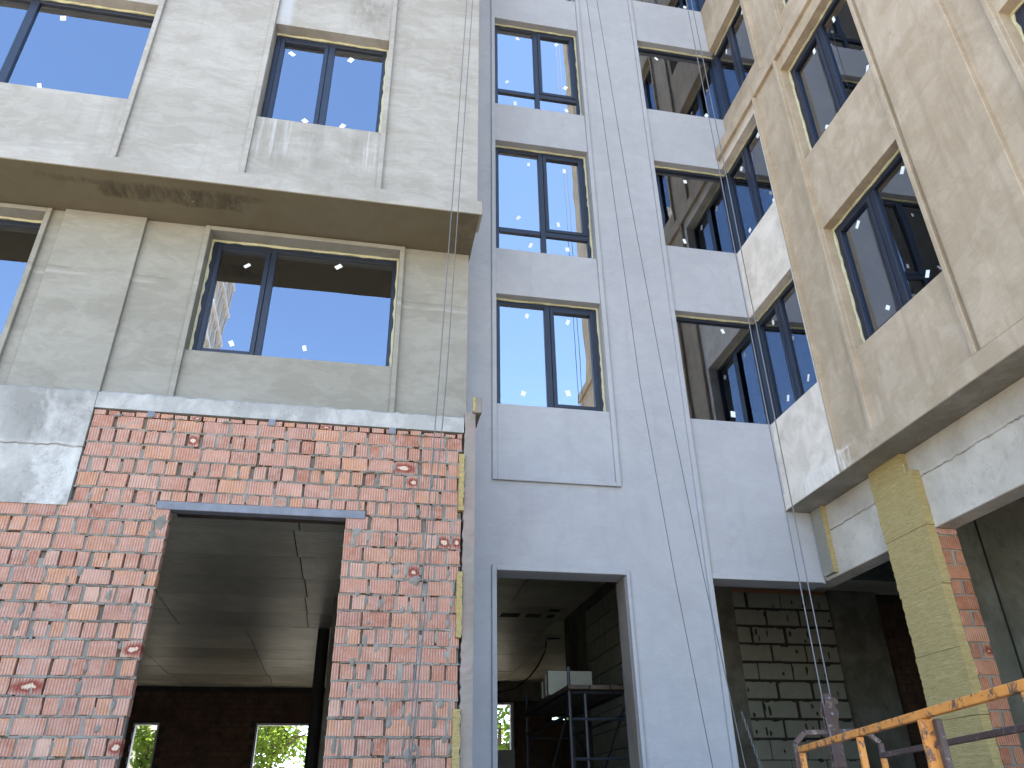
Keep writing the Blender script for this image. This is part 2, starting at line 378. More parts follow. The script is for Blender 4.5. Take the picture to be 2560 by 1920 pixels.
def shell(name, mat, parent, plane, d0, d1, u0, u1, z0, z1, holes, bevel=.004):
    """wall slab between depths d0 (face) and d1 with rectangular holes (ua,ub,za,zb); plane 'Y' or 'X'"""
    us = sorted({u0, u1} | {min(max(h[k], u0), u1) for h in holes for k in (0, 1)}); zs = sorted({z0, z1} | {min(max(h[k], z0), z1) for h in holes for k in (2, 3)})
    nu, nz = len(us)-1, len(zs)-1
    full = [[not any(h[0] < (us[i]+us[i+1])/2 < h[1] and h[2] < (zs[j]+zs[j+1])/2 < h[3] for h in holes) for j in range(nz)] for i in range(nu)]
    vid = {}; V = []; F = []
    def v(i, j, k):
        if (i, j, k) not in vid:
            vid[i, j, k] = len(V); d = d0 if k == 0 else d1
            V.append((us[i], d, zs[j]) if plane == 'Y' else (d, us[i], zs[j]))
        return vid[i, j, k]
    F_ = lambda i, j: 0 <= i < nu and 0 <= j < nz and full[i][j]
    for i in range(nu):
        for j in range(nz):
            if not full[i][j]: continue
            F.append((v(i, j, 0), v(i+1, j, 0), v(i+1, j+1, 0), v(i, j+1, 0))); F.append((v(i, j, 1), v(i, j+1, 1), v(i+1, j+1, 1), v(i+1, j, 1)))
            if not F_(i-1, j): F.append((v(i, j, 0), v(i, j+1, 0), v(i, j+1, 1), v(i, j, 1)))
            if not F_(i+1, j): F.append((v(i+1, j, 0), v(i+1, j, 1), v(i+1, j+1, 1), v(i+1, j+1, 0)))
            if not F_(i, j-1): F.append((v(i, j, 0), v(i, j, 1), v(i+1, j, 1), v(i+1, j, 0)))
            if not F_(i, j+1): F.append((v(i, j+1, 0), v(i+1, j+1, 0), v(i+1, j+1, 1), v(i, j+1, 1)))
    me = bpy.data.meshes.new(name); me.from_pydata(V, [], F)
    bm = bmesh.new(); bm.from_mesh(me); bmesh.ops.recalc_face_normals(bm, faces=bm.faces)
    bmesh.ops.dissolve_limit(bm, angle_limit=.001, verts=bm.verts, edges=bm.edges); bm.to_mesh(me); bm.free()
    return link(name, me, mat, parent, bevel)

def pbox(mb, plane, u0, u1, d0, d1, z0, z1):
    return mb.box(u0, u1, d0, d1, z0, z1) if plane == 'Y' else mb.box(d0, d1, u0, u1, z0, z1)

def window(parent, plane, u0, u1, z0, z1, D, mull=(), sashes=(), transom=None, foam=(1, 0, 0), tags=2, seed=0, flip=False, fw_=.062, name='window', gl='glass'):
    """window in a hole: outer frame is the part; panes, sashes, foam and paper tags are its pieces"""
    R_ = random.Random(seed+11); dp = .075
    fr = MB(); g = .012
    a0, a1, b0, b1 = u0+g, u1-g, z0-.02, z1-g*2.2
    pbox(fr, plane, a0, a0+fw_, D, D+dp, b0, b1); pbox(fr, plane, a1-fw_, a1, D, D+dp, b0, b1)
    pbox(fr, plane, a0+fw_, a1-fw_, D+.001, D+dp-.001, b1-fw_, b1); pbox(fr, plane, a0+fw_, a1-fw_, D+.001, D+dp-.001, b0, b0+fw_+.02)
    win = fr.obj(name, 'frame', parent, .004)
    edges = [a0+fw_]
    for c, wd in mull:
        pm = MB(); pbox(pm, plane, c-wd/2, c+wd/2, D-.004, D+dp-.002, b0+fw_+.02, b1-fw_); pm.obj('mullion', 'frame', win, .004)
        edges += [c-wd/2, c+wd/2]
    edges.append(a1-fw_)
    rows = [(b0+fw_+.02, b1-fw_)]
    if transom:
        t, th = transom; rows = [(b0+fw_+.02, t-th/2), (t+th/2, b1-fw_)]
    for i in range(0, len(edges)-1, 2):
        p0, p1 = edges[i], edges[i+1]
        if transom:
            tm = MB(); pbox(tm, plane, p0, p1, D-.002, D+dp-.004, transom[0]-transom[1]/2, transom[0]+transom[1]/2); tm.obj('transom', 'frame', win, .004)
        for k, (q0, q1) in enumerate(rows):
            e0, e1, f0, f1 = p0, p1, q0, q1
            if i//2 in sashes and k == len(rows)-1:
                sw = .058; sm = MB()
                pbox(sm, plane, p0+.002, p0+sw, D-.014, D+.05, q0+.002, q1-.002); pbox(sm, plane, p1-sw, p1-.002, D-.014, D+.05, q0+.002, q1-.002)
                pbox(sm, plane, p0+sw, p1-sw, D-.013, D+.049, q0+.002, q0+sw); pbox(sm, plane, p0+sw, p1-sw, D-.013, D+.049, q1-sw, q1-.002)
                sm.obj('sash', 'frame', win, .004); e0, e1, f0, f1 = p0+sw-.01, p1-sw+.01, q0+sw-.01, q1-sw+.01
            pn = MB(); pbox(pn, plane, e0-.006, e1+.006, D+.03, D+.042, f0-.006, f1+.006); pn.obj('pane', gl, win)
            nt_ = tags if f1-f0 > .6 else 1
            for q in range(nt_):
                cu = e0+(e1-e0)*R_.uniform(.2, .8); cz = (f1-R_.uniform(.08, .2)) if q % 2 else (f0+R_.uniform(.12, .26) if f1-f0 > .6 else (f0+f1)/2)
                tw, th_, an = R_.uniform(.022, .036), R_.uniform(.036, .05), R_.uniform(-.9, .9)
                quad = [(-tw, -th_), (tw, -th_), (tw, th_), (-tw, th_)]
                pr = MB(); i0 = 0
                for dd in (D+.0285, D+.0296):
                    for du, dz in quad:
                        uu, zz = cu+(du*cos(an)-dz*sin(an))*.95, cz+(du*sin(an)+dz*cos(an))*.95
                        pr.v.append((uu, dd, zz) if plane == 'Y' else (dd, uu, zz))
                pr.f += [(0, 1, 2, 3), (7, 6, 5, 4)] + [(k2, 4+k2, 4+(k2+1) % 4, (k2+1) % 4) for k2 in range(4)]
                pr.obj('paper_tag', 'tag', win)
    # mounting foam squeezed out round the frame
    def strip(pts_fn, L):
        f_ = MB(); n = max(6, int(L/.09))
        for k in range(n+1):
            t = k/n; th_ = .014+.022*R_.random(); pr_ = .010+.016*R_.random()
            for dd, ww in ((D-pr_, 0), (D-pr_*.6, th_), (D+.03, th_), (D+.03, 0)):
                f_.v.append(pts_fn(t, dd, ww))
        for k in range(n):
            for j in range(4): f_.f.append((4*k+j, 4*k+(j+1) % 4, 4*k+4+(j+1) % 4, 4*k+4+j))
        f_.f += [(3, 2, 1, 0), (4*n, 4*n+1, 4*n+2, 4*n+3)]
        f_.obj('foam', 'foam', win)
    mk = (lambda u, d, z: (u, d, z)) if plane == 'Y' else (lambda u, d, z: (d, u, z))
    if foam[0]: strip(lambda t, d, ww: mk(u0+.004+(u1-u0-.008)*t, d, z1-.003-ww), u1-u0)
    if foam[1]: strip(lambda t, d, ww: mk(u0+.003+ww, d, z0+(z1-z0-.03)*t), z1-z0)
    if foam[2]: strip(lambda t, d, ww: mk(u1-.003-ww, d, z0+(z1-z0-.03)*t), z1-z0)
    return win

def brick_mesh(wd, ht, dp, rg, jit=.0032):
    """brick with a slightly ragged chamfered face towards -y; local origin at its lower left front corner"""
    c = .004; V = []; j = lambda k=1.: rg.uniform(-jit, jit)*k
    out = lambda i_: [(i_, i_), (wd*.5, i_), (wd-i_, i_), (wd-i_, ht*.5), (wd-i_, ht-i_), (wd*.5, ht-i_), (i_, ht-i_), (i_, ht*.5)]
    for y, ins in ((dp, 0), (c, .001), (0, c)):
        for k_, (x, z) in enumerate(out(ins)):
            if y == dp: V.append((x, y, z)); continue
            chip = rg.uniform(.004, .014) if (k_ % 2 == 0 and rg.random() < .22) else 0
            sx_ = -1 if x > wd/2 else 1; sz_ = -1 if z > ht/2 else 1
            V.append((x+j()+sx_*chip, y+(0 if y else 0)+abs(j(.5)), z+j(.8)+sz_*chip*.8))
    F = [tuple(range(16, 24)), tuple(range(7, -1, -1))]
    for a, b_ in ((0, 8), (8, 16)):
        for k in range(8): F.append((a+k, a+(k+1) % 8, b_+(k+1) % 8, b_+k))
    me = bpy.data.meshes.new('brick'); me.from_pydata(V, [], F)
    u1_ = me.uv_layers.new(name='uv'); u2_ = me.uv_layers.new(name='uvm')
    for lp in me.loops:
        x, y, z = me.vertices[lp.vertex_index].co; u1_.data[lp.index].uv = (x/wd, z/ht); u2_.data[lp.index].uv = (x+y, z)
    me.materials.append(M['brick']); return me

def join_bricks(name, items, parent, face='-y', mat='brick'):
    """many bricks (x,y,z,w,h,d) joined in one mesh"""
    V = []; F = []; U1 = []; U2 = []; rg = random.Random(5)
    for (x, y, z, wd, ht, dp) in items:
        i = len(V); jj = lambda: rg.uniform(-.002, .002)
        loc = [(0, 0, 0), (wd, 0, 0), (wd, 0, ht), (0, 0, ht), (0, dp, 0), (wd, dp, 0), (wd, dp, ht), (0, dp, ht)]
        for a in loc:
            a2 = (a[0]+jj(), a[1]+jj()*.5, a[2]+jj())
            V.append((x+a2[0], y+a2[1], z+a2[2]) if face == '-y' else (x+a2[1], y+a2[0], z+a2[2]))
        for f in ((0, 1, 2, 3), (1, 5, 6, 2), (5, 4, 7, 6), (4, 0, 3, 7), (3, 2, 6, 7), (4, 5, 1, 0)):
            F.append(tuple(i+k for k in f))
            for k in f: U1.append((loc[k][0]/wd, loc[k][2]/ht)); U2.append((loc[k][0]+loc[k][1], loc[k][2]))
    me = bpy.data.meshes.new(name); me.from_pydata(V, [], F); a = me.uv_layers.new(name='uv'); c = me.uv_layers.new(name='uvm')
    for k in range(len(U1)): a.data[k].uv = U1[k]; c.data[k].uv = U2[k]
    me.materials.append(M[mat]); o = link(name, me, None, parent); o['kind'] = 'stuff'; return o

def block_wall(parent, name, plane, d, u0, u1, z0, z1, bl=.612, bh=.2885, thick=.2, gap=.016, face=-1, rows_full=True, seed=1):
    """aerated-block wall: dark mortar core is the part, every block its piece. plane 'Y': face at y=d looking -y; 'X': face at x=d looking -x"""
    rg = random.Random(seed); core = MB(); pbox(core, plane, u0, u1, d+.018, d+thick, z0, z1); w_ = core.obj(name, 'glue', parent)
    cache = {}; r = 0; z = z1
    while z > z0+.05:
        gp = gap*(2.4 if (z > 1.2 and plane == 'Y') else .8); zb = max(z-bh+gp, z0); off = (0 if r % 2 else bl*.5); u = u0-off+.0
        while u < u1-.02:
            a, c = max(u, u0), min(u+bl-gp*rg.uniform(.5, 1.6), u1)
            if c-a > .05:
                L = round(c-a, 2); H = round(z-zb, 3)
                if (L, H) not in cache:
                    mb = MB(); pbox(mb, plane, 0, L, 0, thick-.03, 0, H); me = mb.mesh('block'); cache[L, H] = me
                o = link('block', cache[L, H], 'block', w_, .006)
                o.location = (a, d+rg.uniform(-.004, .004), zb) if plane == 'Y' else (d+rg.uniform(-.004, .004), a, zb)
            u += bl
        z -= bh; r += 1
    if plane == 'Y':                            # mortar bulging out of the upper joints
        V = []; F = []; zz_ = z1-bh
        while zz_ > z0:
            for q in range(int((u1-u0)/.11) if zz_ > 1.0 else 3):
                cx, cz, rx, rz = rg.uniform(u0, u1), zz_+rg.uniform(-.01, .02), rg.uniform(.03, .09), rg.uniform(.012, .03)
                if rg.random() < .3: cz += rg.uniform(.05, .22); rx, rz = rz, rx*.9
                i = len(V); V.append((cx, d-.016, cz)); n_ = 8
                for k in range(n_):
                    t = 2*pi*k/n_; q_ = rg.uniform(.6, 1.3); V.append((cx+rx*q_*cos(t), d-.005, cz+rz*q_*sin(t)))
                for k in range(n_): F.append((i, i+1+k, i+1+(k+1) % n_))
            zz_ -= bh
        me = bpy.data.meshes.new('mortar_lumps'); me.from_pydata(V, [], F); o = link('mortar_lumps', me, 'glue', w_); o['kind'] = 'stuff'
    return w_

def proj(p):
    v = Vector(p); c = v.dot(fw)
    return (1948.72*v.dot(r2)/c+1280, 960-1948.72*v.dot(u2)/c) if c > .01 else (-9999, -9999)

# ================================================================== ground
g = MB(); g.v = [(-400, -400, GZ), (400, -400, GZ), (400, 400, GZ), (-400, 400, GZ)]; g.f = [(0, 1, 2, 3)]
o = g.obj('ground', 'ground'); o['kind'] = 'structure'

ROOF = 16.6
ROOFC = 30.0
# ================================================================== LEFT WING
LW = thing('building_wing', 'beige plastered left wing with overhanging upper storeys above a bare red brick ground floor', 'building', (-4, 9, GZ))
w1, w2 = (-5.9, -3.175, 7.645, 9.424), (-1.70, -.183, 7.648, 9.424)
dz = 3.0
holesA1 = [w1, w2] + [(a, b_, c+dz*k, d+dz*k) for (a, b_, c, d) in (w1, w2) for k in (1,)]
shell('wall', 'A1', LW, 'Y', Y1b, Y1b+.32, -9.5, 1.066, 6.655, ROOF, holesA1)
shell('side_wall', 'A1', LW, 'X', 1.0645, .8, Y1b+.322, YBb+1.0, 6.46, ROOF, [])
m = MB(); m.prism([(Y1, 6.448), (Y1, 6.662), (Y1b+.01, 6.672), (Y1b+.3, 6.672), (Y1b+.3, 6.448)], -9.5, 1.124, 'x'); m.obj('drip_band', 'A1', LW, .006)
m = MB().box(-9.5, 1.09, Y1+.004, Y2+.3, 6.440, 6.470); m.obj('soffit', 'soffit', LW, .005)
for x in (-6.02, -3.178, -1.765, -.180):
    m = MB().box(x, x+.064, Y1, Y1b+.01, 6.655, ROOF); m.obj('fin', 'A1', LW, .006)
for k, (a, b_, c, d) in enumerate(holesA1):
    if b_ < -3:
        window(LW, 'Y', a, b_, c, d, 7.43, [(-4.71, .10)], (), foam=(1, 0, 0), seed=k)
    else:
        window(LW, 'Y', a, b_, c, d, 7.43, [(-.945, .085)], (0,), foam=(1, 0, 1), seed=k+3)
# first floor, set back under the overhang
wA, wB = (-2.128, .180, 4.667, 6.362), (-6.0, -3.99, 4.667, 6.362)
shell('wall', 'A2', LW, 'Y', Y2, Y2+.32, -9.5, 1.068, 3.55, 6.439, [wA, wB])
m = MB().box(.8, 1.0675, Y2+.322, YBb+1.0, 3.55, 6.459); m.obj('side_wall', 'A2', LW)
m = MB().box(-3.782, -2.871, Y2f, Y2+.01, 3.6, 6.436); m.obj('pilaster', 'A2', LW, .006)
def surround(u0, u1, z1, nm='window_surround'):
    m = MB(); t = .06
    m.box(u0-t, u0, Y2f, Y2+.01, 3.6, z1+t); m.box(u1, u1+t, Y2f, Y2+.01, 3.6, z1+t); m.box(u0+.0, u1-.0, Y2f+.001, Y2+.01, z1, z1+t-.001); m.obj(nm, 'A2', LW, .005)
surround(-2.128, .180, 6.362); surround(-6.0, -3.99, 6.362)
window(LW, 'Y', *wA, 8.16, [(-1.372, .075)], (0,), foam=(1, 1, 1), seed=31, tags=2)
window(LW, 'Y', *wB, 8.16, [(-4.9, .08)], (), foam=(1, 0, 0), seed=37)
# floors and back walls that close the rooms behind the glass
for z in (3.62, 6.50, 9.60, 12.6, 15.6):
    x1 = .795
    m = MB().box(-9.4, x1, (Y2 if z < 6 else Y1b)+.33, 14.5, z, z+.2); m.obj('floor_slab', 'room', LW)
m = MB().box(-9.4, .795, 12.6, 12.75, 3.825, 16.5); m.obj('room_wall', 'room', LW)
for x in (-2.65, -6.3): m = MB().box(x, x+.12, Y2+.335, 12.6, 3.825, 16.49); m.obj('room_wall', 'room', LW)
m = MB().box(-9.7, 1.0, Y1b+.3, 25.2, ROOF, ROOF+.3); m.obj('roof', 'metal', LW)
m = MB().box(-9.7, -9.5, Y1b, 25.2, GZ, ROOF); m.obj('side_wall', 'A2', LW)
m = MB().box(-9.5, 1.0, 25.0, 25.2, 3.4, ROOF); m.obj('rear_wall', 'A2', LW)

# concrete frame of the ground floor, ragged arris on top
def ragged_beam(name, mat, x0, x1, yf, yb, zb, zt, seed, parent):
    rg = random.Random(seed); n = int((x1-x0)/.05); V = []; F = []
    for i in range(n+1):
        x = x0+(x1-x0)*i/n; e = rg.uniform(-.008, .010); dy = rg.uniform(0, .012)
        V += [(x, yf+rg.uniform(-.001, .002), zb), (x, yf+rg.uniform(-.001, .002), zt-.02+e*.5), (x, yf+.012+dy, zt+e), (x, yb, zt+.004), (x, yb, zb)]
    for i in range(n):
        for j in range(5): F.append((5*i+j, 5*i+(j+1) % 5, 5*i+5+(j+1) % 5, 5*i+5+j))
    F += [(4, 3, 2, 1, 0), tuple(5*n+k for k in range(5))]
    me = bpy.data.meshes.new(name); me.from_pydata(V, [], F); bm = bmesh.new(); bm.from_mesh(me); bmesh.ops.recalc_face_normals(bm, faces=bm.faces); bm.to_mesh(me); bm.free()
    return link(name, me, mat, parent)
ragged_beam('concrete_beam', 'conc', -2.67, .962, Y0-.006, Y2+.2, 3.568, 3.752, 3, LW)
ragged_beam('concrete_frame', 'conc_l', -9.5, -2.673, Y0-.012, Y2+.2, 2.56, 3.752, 4, LW)
m = MB().box(-9.5, .95, Y2+.201, Y2+.5, 3.605, 3.618); m.obj('edge_beam', 'conc_d', LW)

# ---- brick infill
WZ0 = -0.10
mo = MB()
mo.box(-4.52, -1.79, Y0+.045, Y0+.115, GZ, 2.555); MB().box(-9.4, -6.7, Y0+.011, Y0+.115, GZ, 2.555).obj('unseen_infill', 'mortar', LW); mo.box(-2.66, -1.79, Y0+.0452, Y0+.1148, 2.555, 3.50)  # wall interrupted out of view by an added opening that lights the hall
mo.box(-1.79, -.165, Y0+.045, Y0+.115, 2.652, 3.50); mo.box(-.165, .95, Y0+.045, Y0+.115, GZ, 3.50)
BW = mo.obj('brick_wall', 'mortar', LW)
bricks = []; gaps = []; beds = []
JZ = lambda k: 3.36-.1518*k
def run(z0, z1, xa, xb, pitch, off, jitter=.004, dp=.10, cap=False):
    beds.append((xa, xb, z0)); last = None
    x = xa-off
    while x < xb-.012:
        a = max(x+.0055, xa+.002); c = min(x+pitch-.0055, xb-.002)
        if c-a > .03:
            a += rng.uniform(0, .006); c -= rng.uniform(0, .008)
            if rng.random() < .16: c -= rng.uniform(.008, .026)
            if last is not None: gaps.append((last, a, z0, z1))
            last = c
            bricks.append([a, Y0+rng.uniform(-.003, .004), z0+rng.uniform(0, .004), c-a, z1-z0-rng.uniform(.0, .006), dp])
        x += pitch*(1+rng.uniform(-.02, .02))
for k in range(-1, 34):
    st = (k % 2 == 1) is False
    zt, zb = JZ(k-1)-.006 if False else None, None
for k in range(0, 33):                       # course k sits between joints k and k-1
    zb = JZ(k)+.007; zt = JZ(k-1)-.007 if k else 3.497
    stretch = k % 2 == 0; pitch = .267 if stretch else .1335
    if zt < GZ: break
    zb = max(zb, GZ+.01)
    segs = []
    xl = -2.66 if zb > 2.5 else -4.5
    if zb > 2.64: segs = [(xl, .95)]
    elif zt > 2.645: segs = [(xl, -1.915), (.012, .95)] ; bricks_top = (zb, zt)
    else: segs = [(xl, -1.775), (-.178, .95)]
    if zb <= 2.64 < zt: segs = [(xl, -1.915), (.012, .95)]
    for a, c in segs: run(zb, zt, a, c, pitch, rng.uniform(0, pitch*.5) if a > -2 or stretch else rng.uniform(0, .12))
    if zb <= 2.645 < zt and zt-2.65 > .03: run(2.652, zt, -1.90, 0.0, pitch, .03)
    if zb < 2.565 < zt and 2.56-zb > .03:
        run(zb, 2.56, -1.905, -1.775, .14, .0); run(zb, 2.56, -.178, .005, .14, .0)
# the ragged top course of broken bricks under the beam
x = -2.66
while x < .93:
    L = rng.uniform(.095, .118); h = rng.uniform(.035, .052)
    bricks.append([x, Y0+rng.uniform(0, .012), 3.503, min(L, .945-x), h, .1]); x += L+rng.uniform(.012, .03)
def score(b_):
    c = (b_[0]+b_[3]/2, b_[1], b_[2]+b_[4]/2); px, py = proj(c)
    return b_[3]*b_[4]/(Vector(c).length_squared) if -30 < px < 2590 and -30 < py < 1950 else -1
vis = sorted([b_ for b_ in bricks if score(b_) > 0], key=score, reverse=True); rest = vis[300:]; vis = vis[:300]
cache = {}
for i, (x, y, z, wd, ht, dp) in enumerate(vis):
    key = (round(wd/.012), round(ht/.012), i % 3)
    if key not in cache: cache[key] = (brick_mesh(wd, ht, dp, rng), wd, ht)
    me, mw, mh = cache[key]
    o = bpy.data.objects.new('brick', me); COL.objects.link(o); o.parent = BW; o.location = (x, y, z); o.scale = (wd/mw, 1, ht/mh)
    o.rotation_euler = (rng.uniform(-.01, .01), rng.uniform(-.008, .008), rng.uniform(-.012, .012))
join_bricks('brick_remainder', rest, BW)
# mortar squeezed out of the joints
def lumps(name, spots, parent, seed):
    rg = random.Random(seed); V = []; F = []
    for (x, z, rx, rz, pr) in spots:
        i = len(V); n = 9; V.append((x, Y0-pr, z))
        for ring, (s_, yy) in enumerate(((.55, Y0-pr*.75), (1.0, Y0+.004))):
            for k in range(n):
                t = 2*pi*k/n; q = s_*rg.uniform(.65, 1.25); V.append((x+rx*q*cos(t), yy+rg.uniform(-.002, .002), z+rz*q*sin(t)))
        for k in range(n):
            F.append((i, i+1+k, i+1+(k+1) % n)); F.append((i+1+k, i+1+n+k, i+1+n+(k+1) % n, i+1+(k+1) % n))
    me = bpy.data.meshes.new(name); me.from_pydata(V, [], F); bm = bmesh.new(); bm.from_mesh(me); bmesh.ops.recalc_face_normals(bm, faces=bm.faces); bm.to_mesh(me); bm.free()
    o = link(name, me, 'mortar', parent); o['kind'] = 'stuff'; return o
sp = []
for k in range(0, 24):
    z = JZ(k)
    for q in range(44):
        x = rng.uniform(-4.2, .93)
        if (-1.85 < x < -.1 and z < 2.72) or (x < -2.68 and z > 2.54): continue
        sp.append((x, z, rng.uniform(.014, .06), rng.uniform(.006, .014), rng.uniform(.003, .010)))
for q in range(46):                          # smears over the faces on the right-hand pier
    x = rng.uniform(-.12, .9) if q % 3 else rng.uniform(-4, -1.9); z = rng.uniform(.2, 2.4)
    sp.append((x, z, rng.uniform(.015, .035), rng.uniform(.03, .07), .006))
for q in range(16): sp.append((rng.uniform(-2.5, .9), 3.50, rng.uniform(.02, .05), rng.uniform(.012, .022), rng.uniform(.015, .035)))
for x in (.02, .12, -.3, -.75): sp.append((x, JZ(2)+.004, .06, .02, .022))
sp += [(-1.84, 2.45, .06, .09, .006), (-1.9, 2.33, .05, .05, .006), (.53, 1.99, .06, .05, .012), (-.06, 2.43, .07, .05, .01)]
for (ga, gb, gz0, gz1) in gaps:                # wide smears over some upright joints
    if rng.random() < (.36 if ga > -.2 else .15): sp.append(((ga+gb)/2, (gz0+gz1)/2+rng.uniform(-.03, .03), rng.uniform(.014, .03), rng.uniform(.04, .075), rng.uniform(.003, .007)))
lumps('mortar_lumps', sp, BW, 9)
jm = MB()
for (xa, xb, z0) in beds:                      # bed joints: ragged strips
    x = xa
    while x < xb-.01:
        L = min(rng.uniform(.05, .16), xb-x)
        if rng.random() < .89: f_ = rng.uniform(.0, .014); jm.box(x, x+L, Y0+f_, Y0+.05, z0-.016-rng.uniform(0, .003), z0+.002+rng.uniform(0, .004))
        x += L
for (ga, gb, gz0, gz1) in gaps:                # head joints, some left empty
    if rng.random() < .62:
        zt_ = gz1 if rng.random() < .75 else gz0+(gz1-gz0)*rng.uniform(.4, .9); f_ = rng.uniform(.002, .018)
        jm.box(ga-.004, gb+.004, Y0+f_, Y0+.05, gz0-.004, zt_+.004)
me_ = jm.mesh('mortar_joints'); o = link('mortar_joints', me_, 'mortar', BW); o['kind'] = 'stuff'
# jamb bricks of the doorway (returns)
for sx_, x in ((1, -1.789), (-1, -.178)):
    pass
# steel angle over the doorway and bracket anchors under the beam
m = MB(); m.box(-1.908, .007, Y0-.012, Y0-.004, 2.567, 2.645); m.box(-1.908, .007, Y0-.004, Y0+.10, 2.566, 2.575); m.obj('steel_lintel', 'steel', LW, .003)
m = MB().box(-1.77, -.18, Y0+.13, Y0+.30, 2.60, 2.72); m.obj('inner_lintel', 'plank', LW)
for x in (-2.14, -.99, .217):
    m = MB(); m.box(x-.034, x+.034, Y0-.014, Y0-.010, 3.495, 3.566); m.box(x-.034, x+.034, Y0-.010, Y0+.06, 3.560, 3.5665); m.obj('anchor_bracket', 'steel', LW, .002)
# plaster return with rock-wool edges at the right-hand end of the brickwork
def ragged_strip(name, mat, x0, x1, y0_, y1_, z0, z1, seed, parent, jl=.006, jr=.002, step=.04):
    rg = random.Random(seed); n = max(2, int((z1-z0)/step)); V = []; F = []
    for i in range(n+1):
        z = z0+(z1-z0)*i/n; a = x0+rg.uniform(-jl, jl); b_ = x1+rg.uniform(-jr, jr)
        V += [(a, y0_+rg.uniform(-.003, .003), z), (b_, y0_+rg.uniform(-.002, .002), z), (b_, y1_, z), (a, y1_, z)]
    for i in range(n):
        for j in range(4): F.append((4*i+j, 4*i+(j+1) % 4, 4*i+4+(j+1) % 4, 4*i+4+j))
    F += [(3, 2, 1, 0), tuple(4*n+k for k in range(4))]
    me = bpy.data.meshes.new(name); me.from_pydata(V, [], F); bm = bmesh.new(); bm.from_mesh(me); bmesh.ops.recalc_face_normals(bm, faces=bm.faces); bm.to_mesh(me); bm.free()
    return link(name, me, mat, parent)
ragged_strip('plaster_return', 'plret', .968, 1.080, Y0-.02, YBb+.2, GZ, 3.80, 1, LW, .008, .0015)
for z0, z1, s_ in ((2.695, 3.305, 1), (1.465, 2.08, 2), (GZ, .855, 3)):
    ragged_strip('insulation_slab', 'wool', .915 if s_ < 3 else .902, .967, Y0-.045, Y0+.02, z0, z1, s_+20, LW, .004, .006, .03)
m = MB(); m.box(1.052, 1.145, Y0-.06, Y0+.03, 3.792, 3.982); m.box(1.083, 1.144, Y0+.031, Y0+.34, 3.80, 3.975); m.obj('insulation_offcut', 'plret', LW, .006)
ragged_strip('insulation_slab', 'wool', 1.046, 1.072, Y0-.064, Y0-.0605, 3.80, 3.975, 77, LW, .003, .006, .02)

# ---- inside of the ground floor, left hall
def ceiling(parent, x0, x1, y0_, ys, offs, seed, cut=None):
    rg = random.Random(seed); sl_ = MB().box(x0, x1, y0_, ys[-1], ZC+.026, ZC+.2); c = sl_.obj('ceiling_slab', 'glue', parent)
    for i in range(len(ys)-1):
        x = x0-rg.uniform(0, .1)+((offs[i] - x0) % 2.44) - 2.44
        while x < x1:
            a, b_ = max(x, x0), min(x+2.44, x1)
            if b_-a > .05:
                dz_ = rg.uniform(0, .006)
                m = MB().box(a+.010, b_-.010, ys[i]+.011, ys[i+1]-.011, ZC+dz_, ZC+.025); m.obj('ceiling_panel', 'ceil', c)
            x += 2.44
    return c
ys = [7.78]+[8.0+1.206*k for k in range(1, 15)]
ceiling(LW, -9.3, 1.05, 7.78, ys, [-.83 if y < 16.3 else -2.1 for y in ys], 3)
FY = 24.6
op = [(-5.73, -5.06, -.2, 2.45), (-2.51, -1.02, 1.0, 2.45)]
shell('far_wall', 'glue', LW, 'Y', FY+.012, FY+.25, -9.3, 1.05, GZ, ZC-.002, op, 0)
it = []
for k in range(0, 34):
    z = GZ+.152*k
    if z+.14 > ZC-.03: break
    x = -8.2-(.13 if k % 2 else 0)
    while x < .9:
        if not any(a-.2 < x < b_ and c-.13 < z < d for a, b_, c, d in op): it.append((x, FY, z, .25, .138, .05))
        x += .265
join_bricks('far_wall_bricks', it, LW, mat='brick_shade')
for a, b_, c, d in op:
    m = MB(); m.box(a, a+.05, FY+.02, FY+.2, c, d); m.box(b_-.05, b_, FY+.02, FY+.2, c, d); m.box(a+.05, b_-.05, FY+.021, FY+.199, d-.05, d); m.obj('opening_lining', 'board', LW)
m = MB(); m.tube([(-.615, 16.55, GZ), (-.615, 16.55, ZC)], .115, 16); m.obj('column', 'dark', LW, smooth=False)
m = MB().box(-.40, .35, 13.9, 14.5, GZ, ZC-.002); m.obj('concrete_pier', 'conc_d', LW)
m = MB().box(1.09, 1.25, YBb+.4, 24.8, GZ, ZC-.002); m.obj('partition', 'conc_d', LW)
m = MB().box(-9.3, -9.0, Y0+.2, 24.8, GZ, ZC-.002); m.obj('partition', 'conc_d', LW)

# ================================================================== REAR WALL (between the wings)
RW = thing('building_wing', 'pale grey plastered rear block with one column of windows above a doorway', 'building', (3.2, 9.2, GZ))
wins = [(1.563, 3.075, 4.695, 6.438), (1.563, 3.075, 7.246, 9.425), (1.563, 3.075, 10.26, 12.437), (1.563, 3.075, 13.265, 15.44)]
rec = [(4.195, 5.9, 4.69, 6.455), (4.195, 5.9, 7.665, 9.44), (4.195, 5.9, 10.66, 12.45), (4.195, 5.9, 13.62, 15.45)]
shell('wall', 'B', RW, 'Y', YBb, YBb+.30, 1.0665, 5.72, GZ, ROOF, wins+rec+[(1.545, 3.105, GZ-1, 2.5075), (4.195, 6.0, GZ-1, 2.5055)])
m = MB().box(3.09, 3.103, YBb+.02, YBb+.33, GZ, 2.49); m.obj('jamb_lining', 'plret', RW)
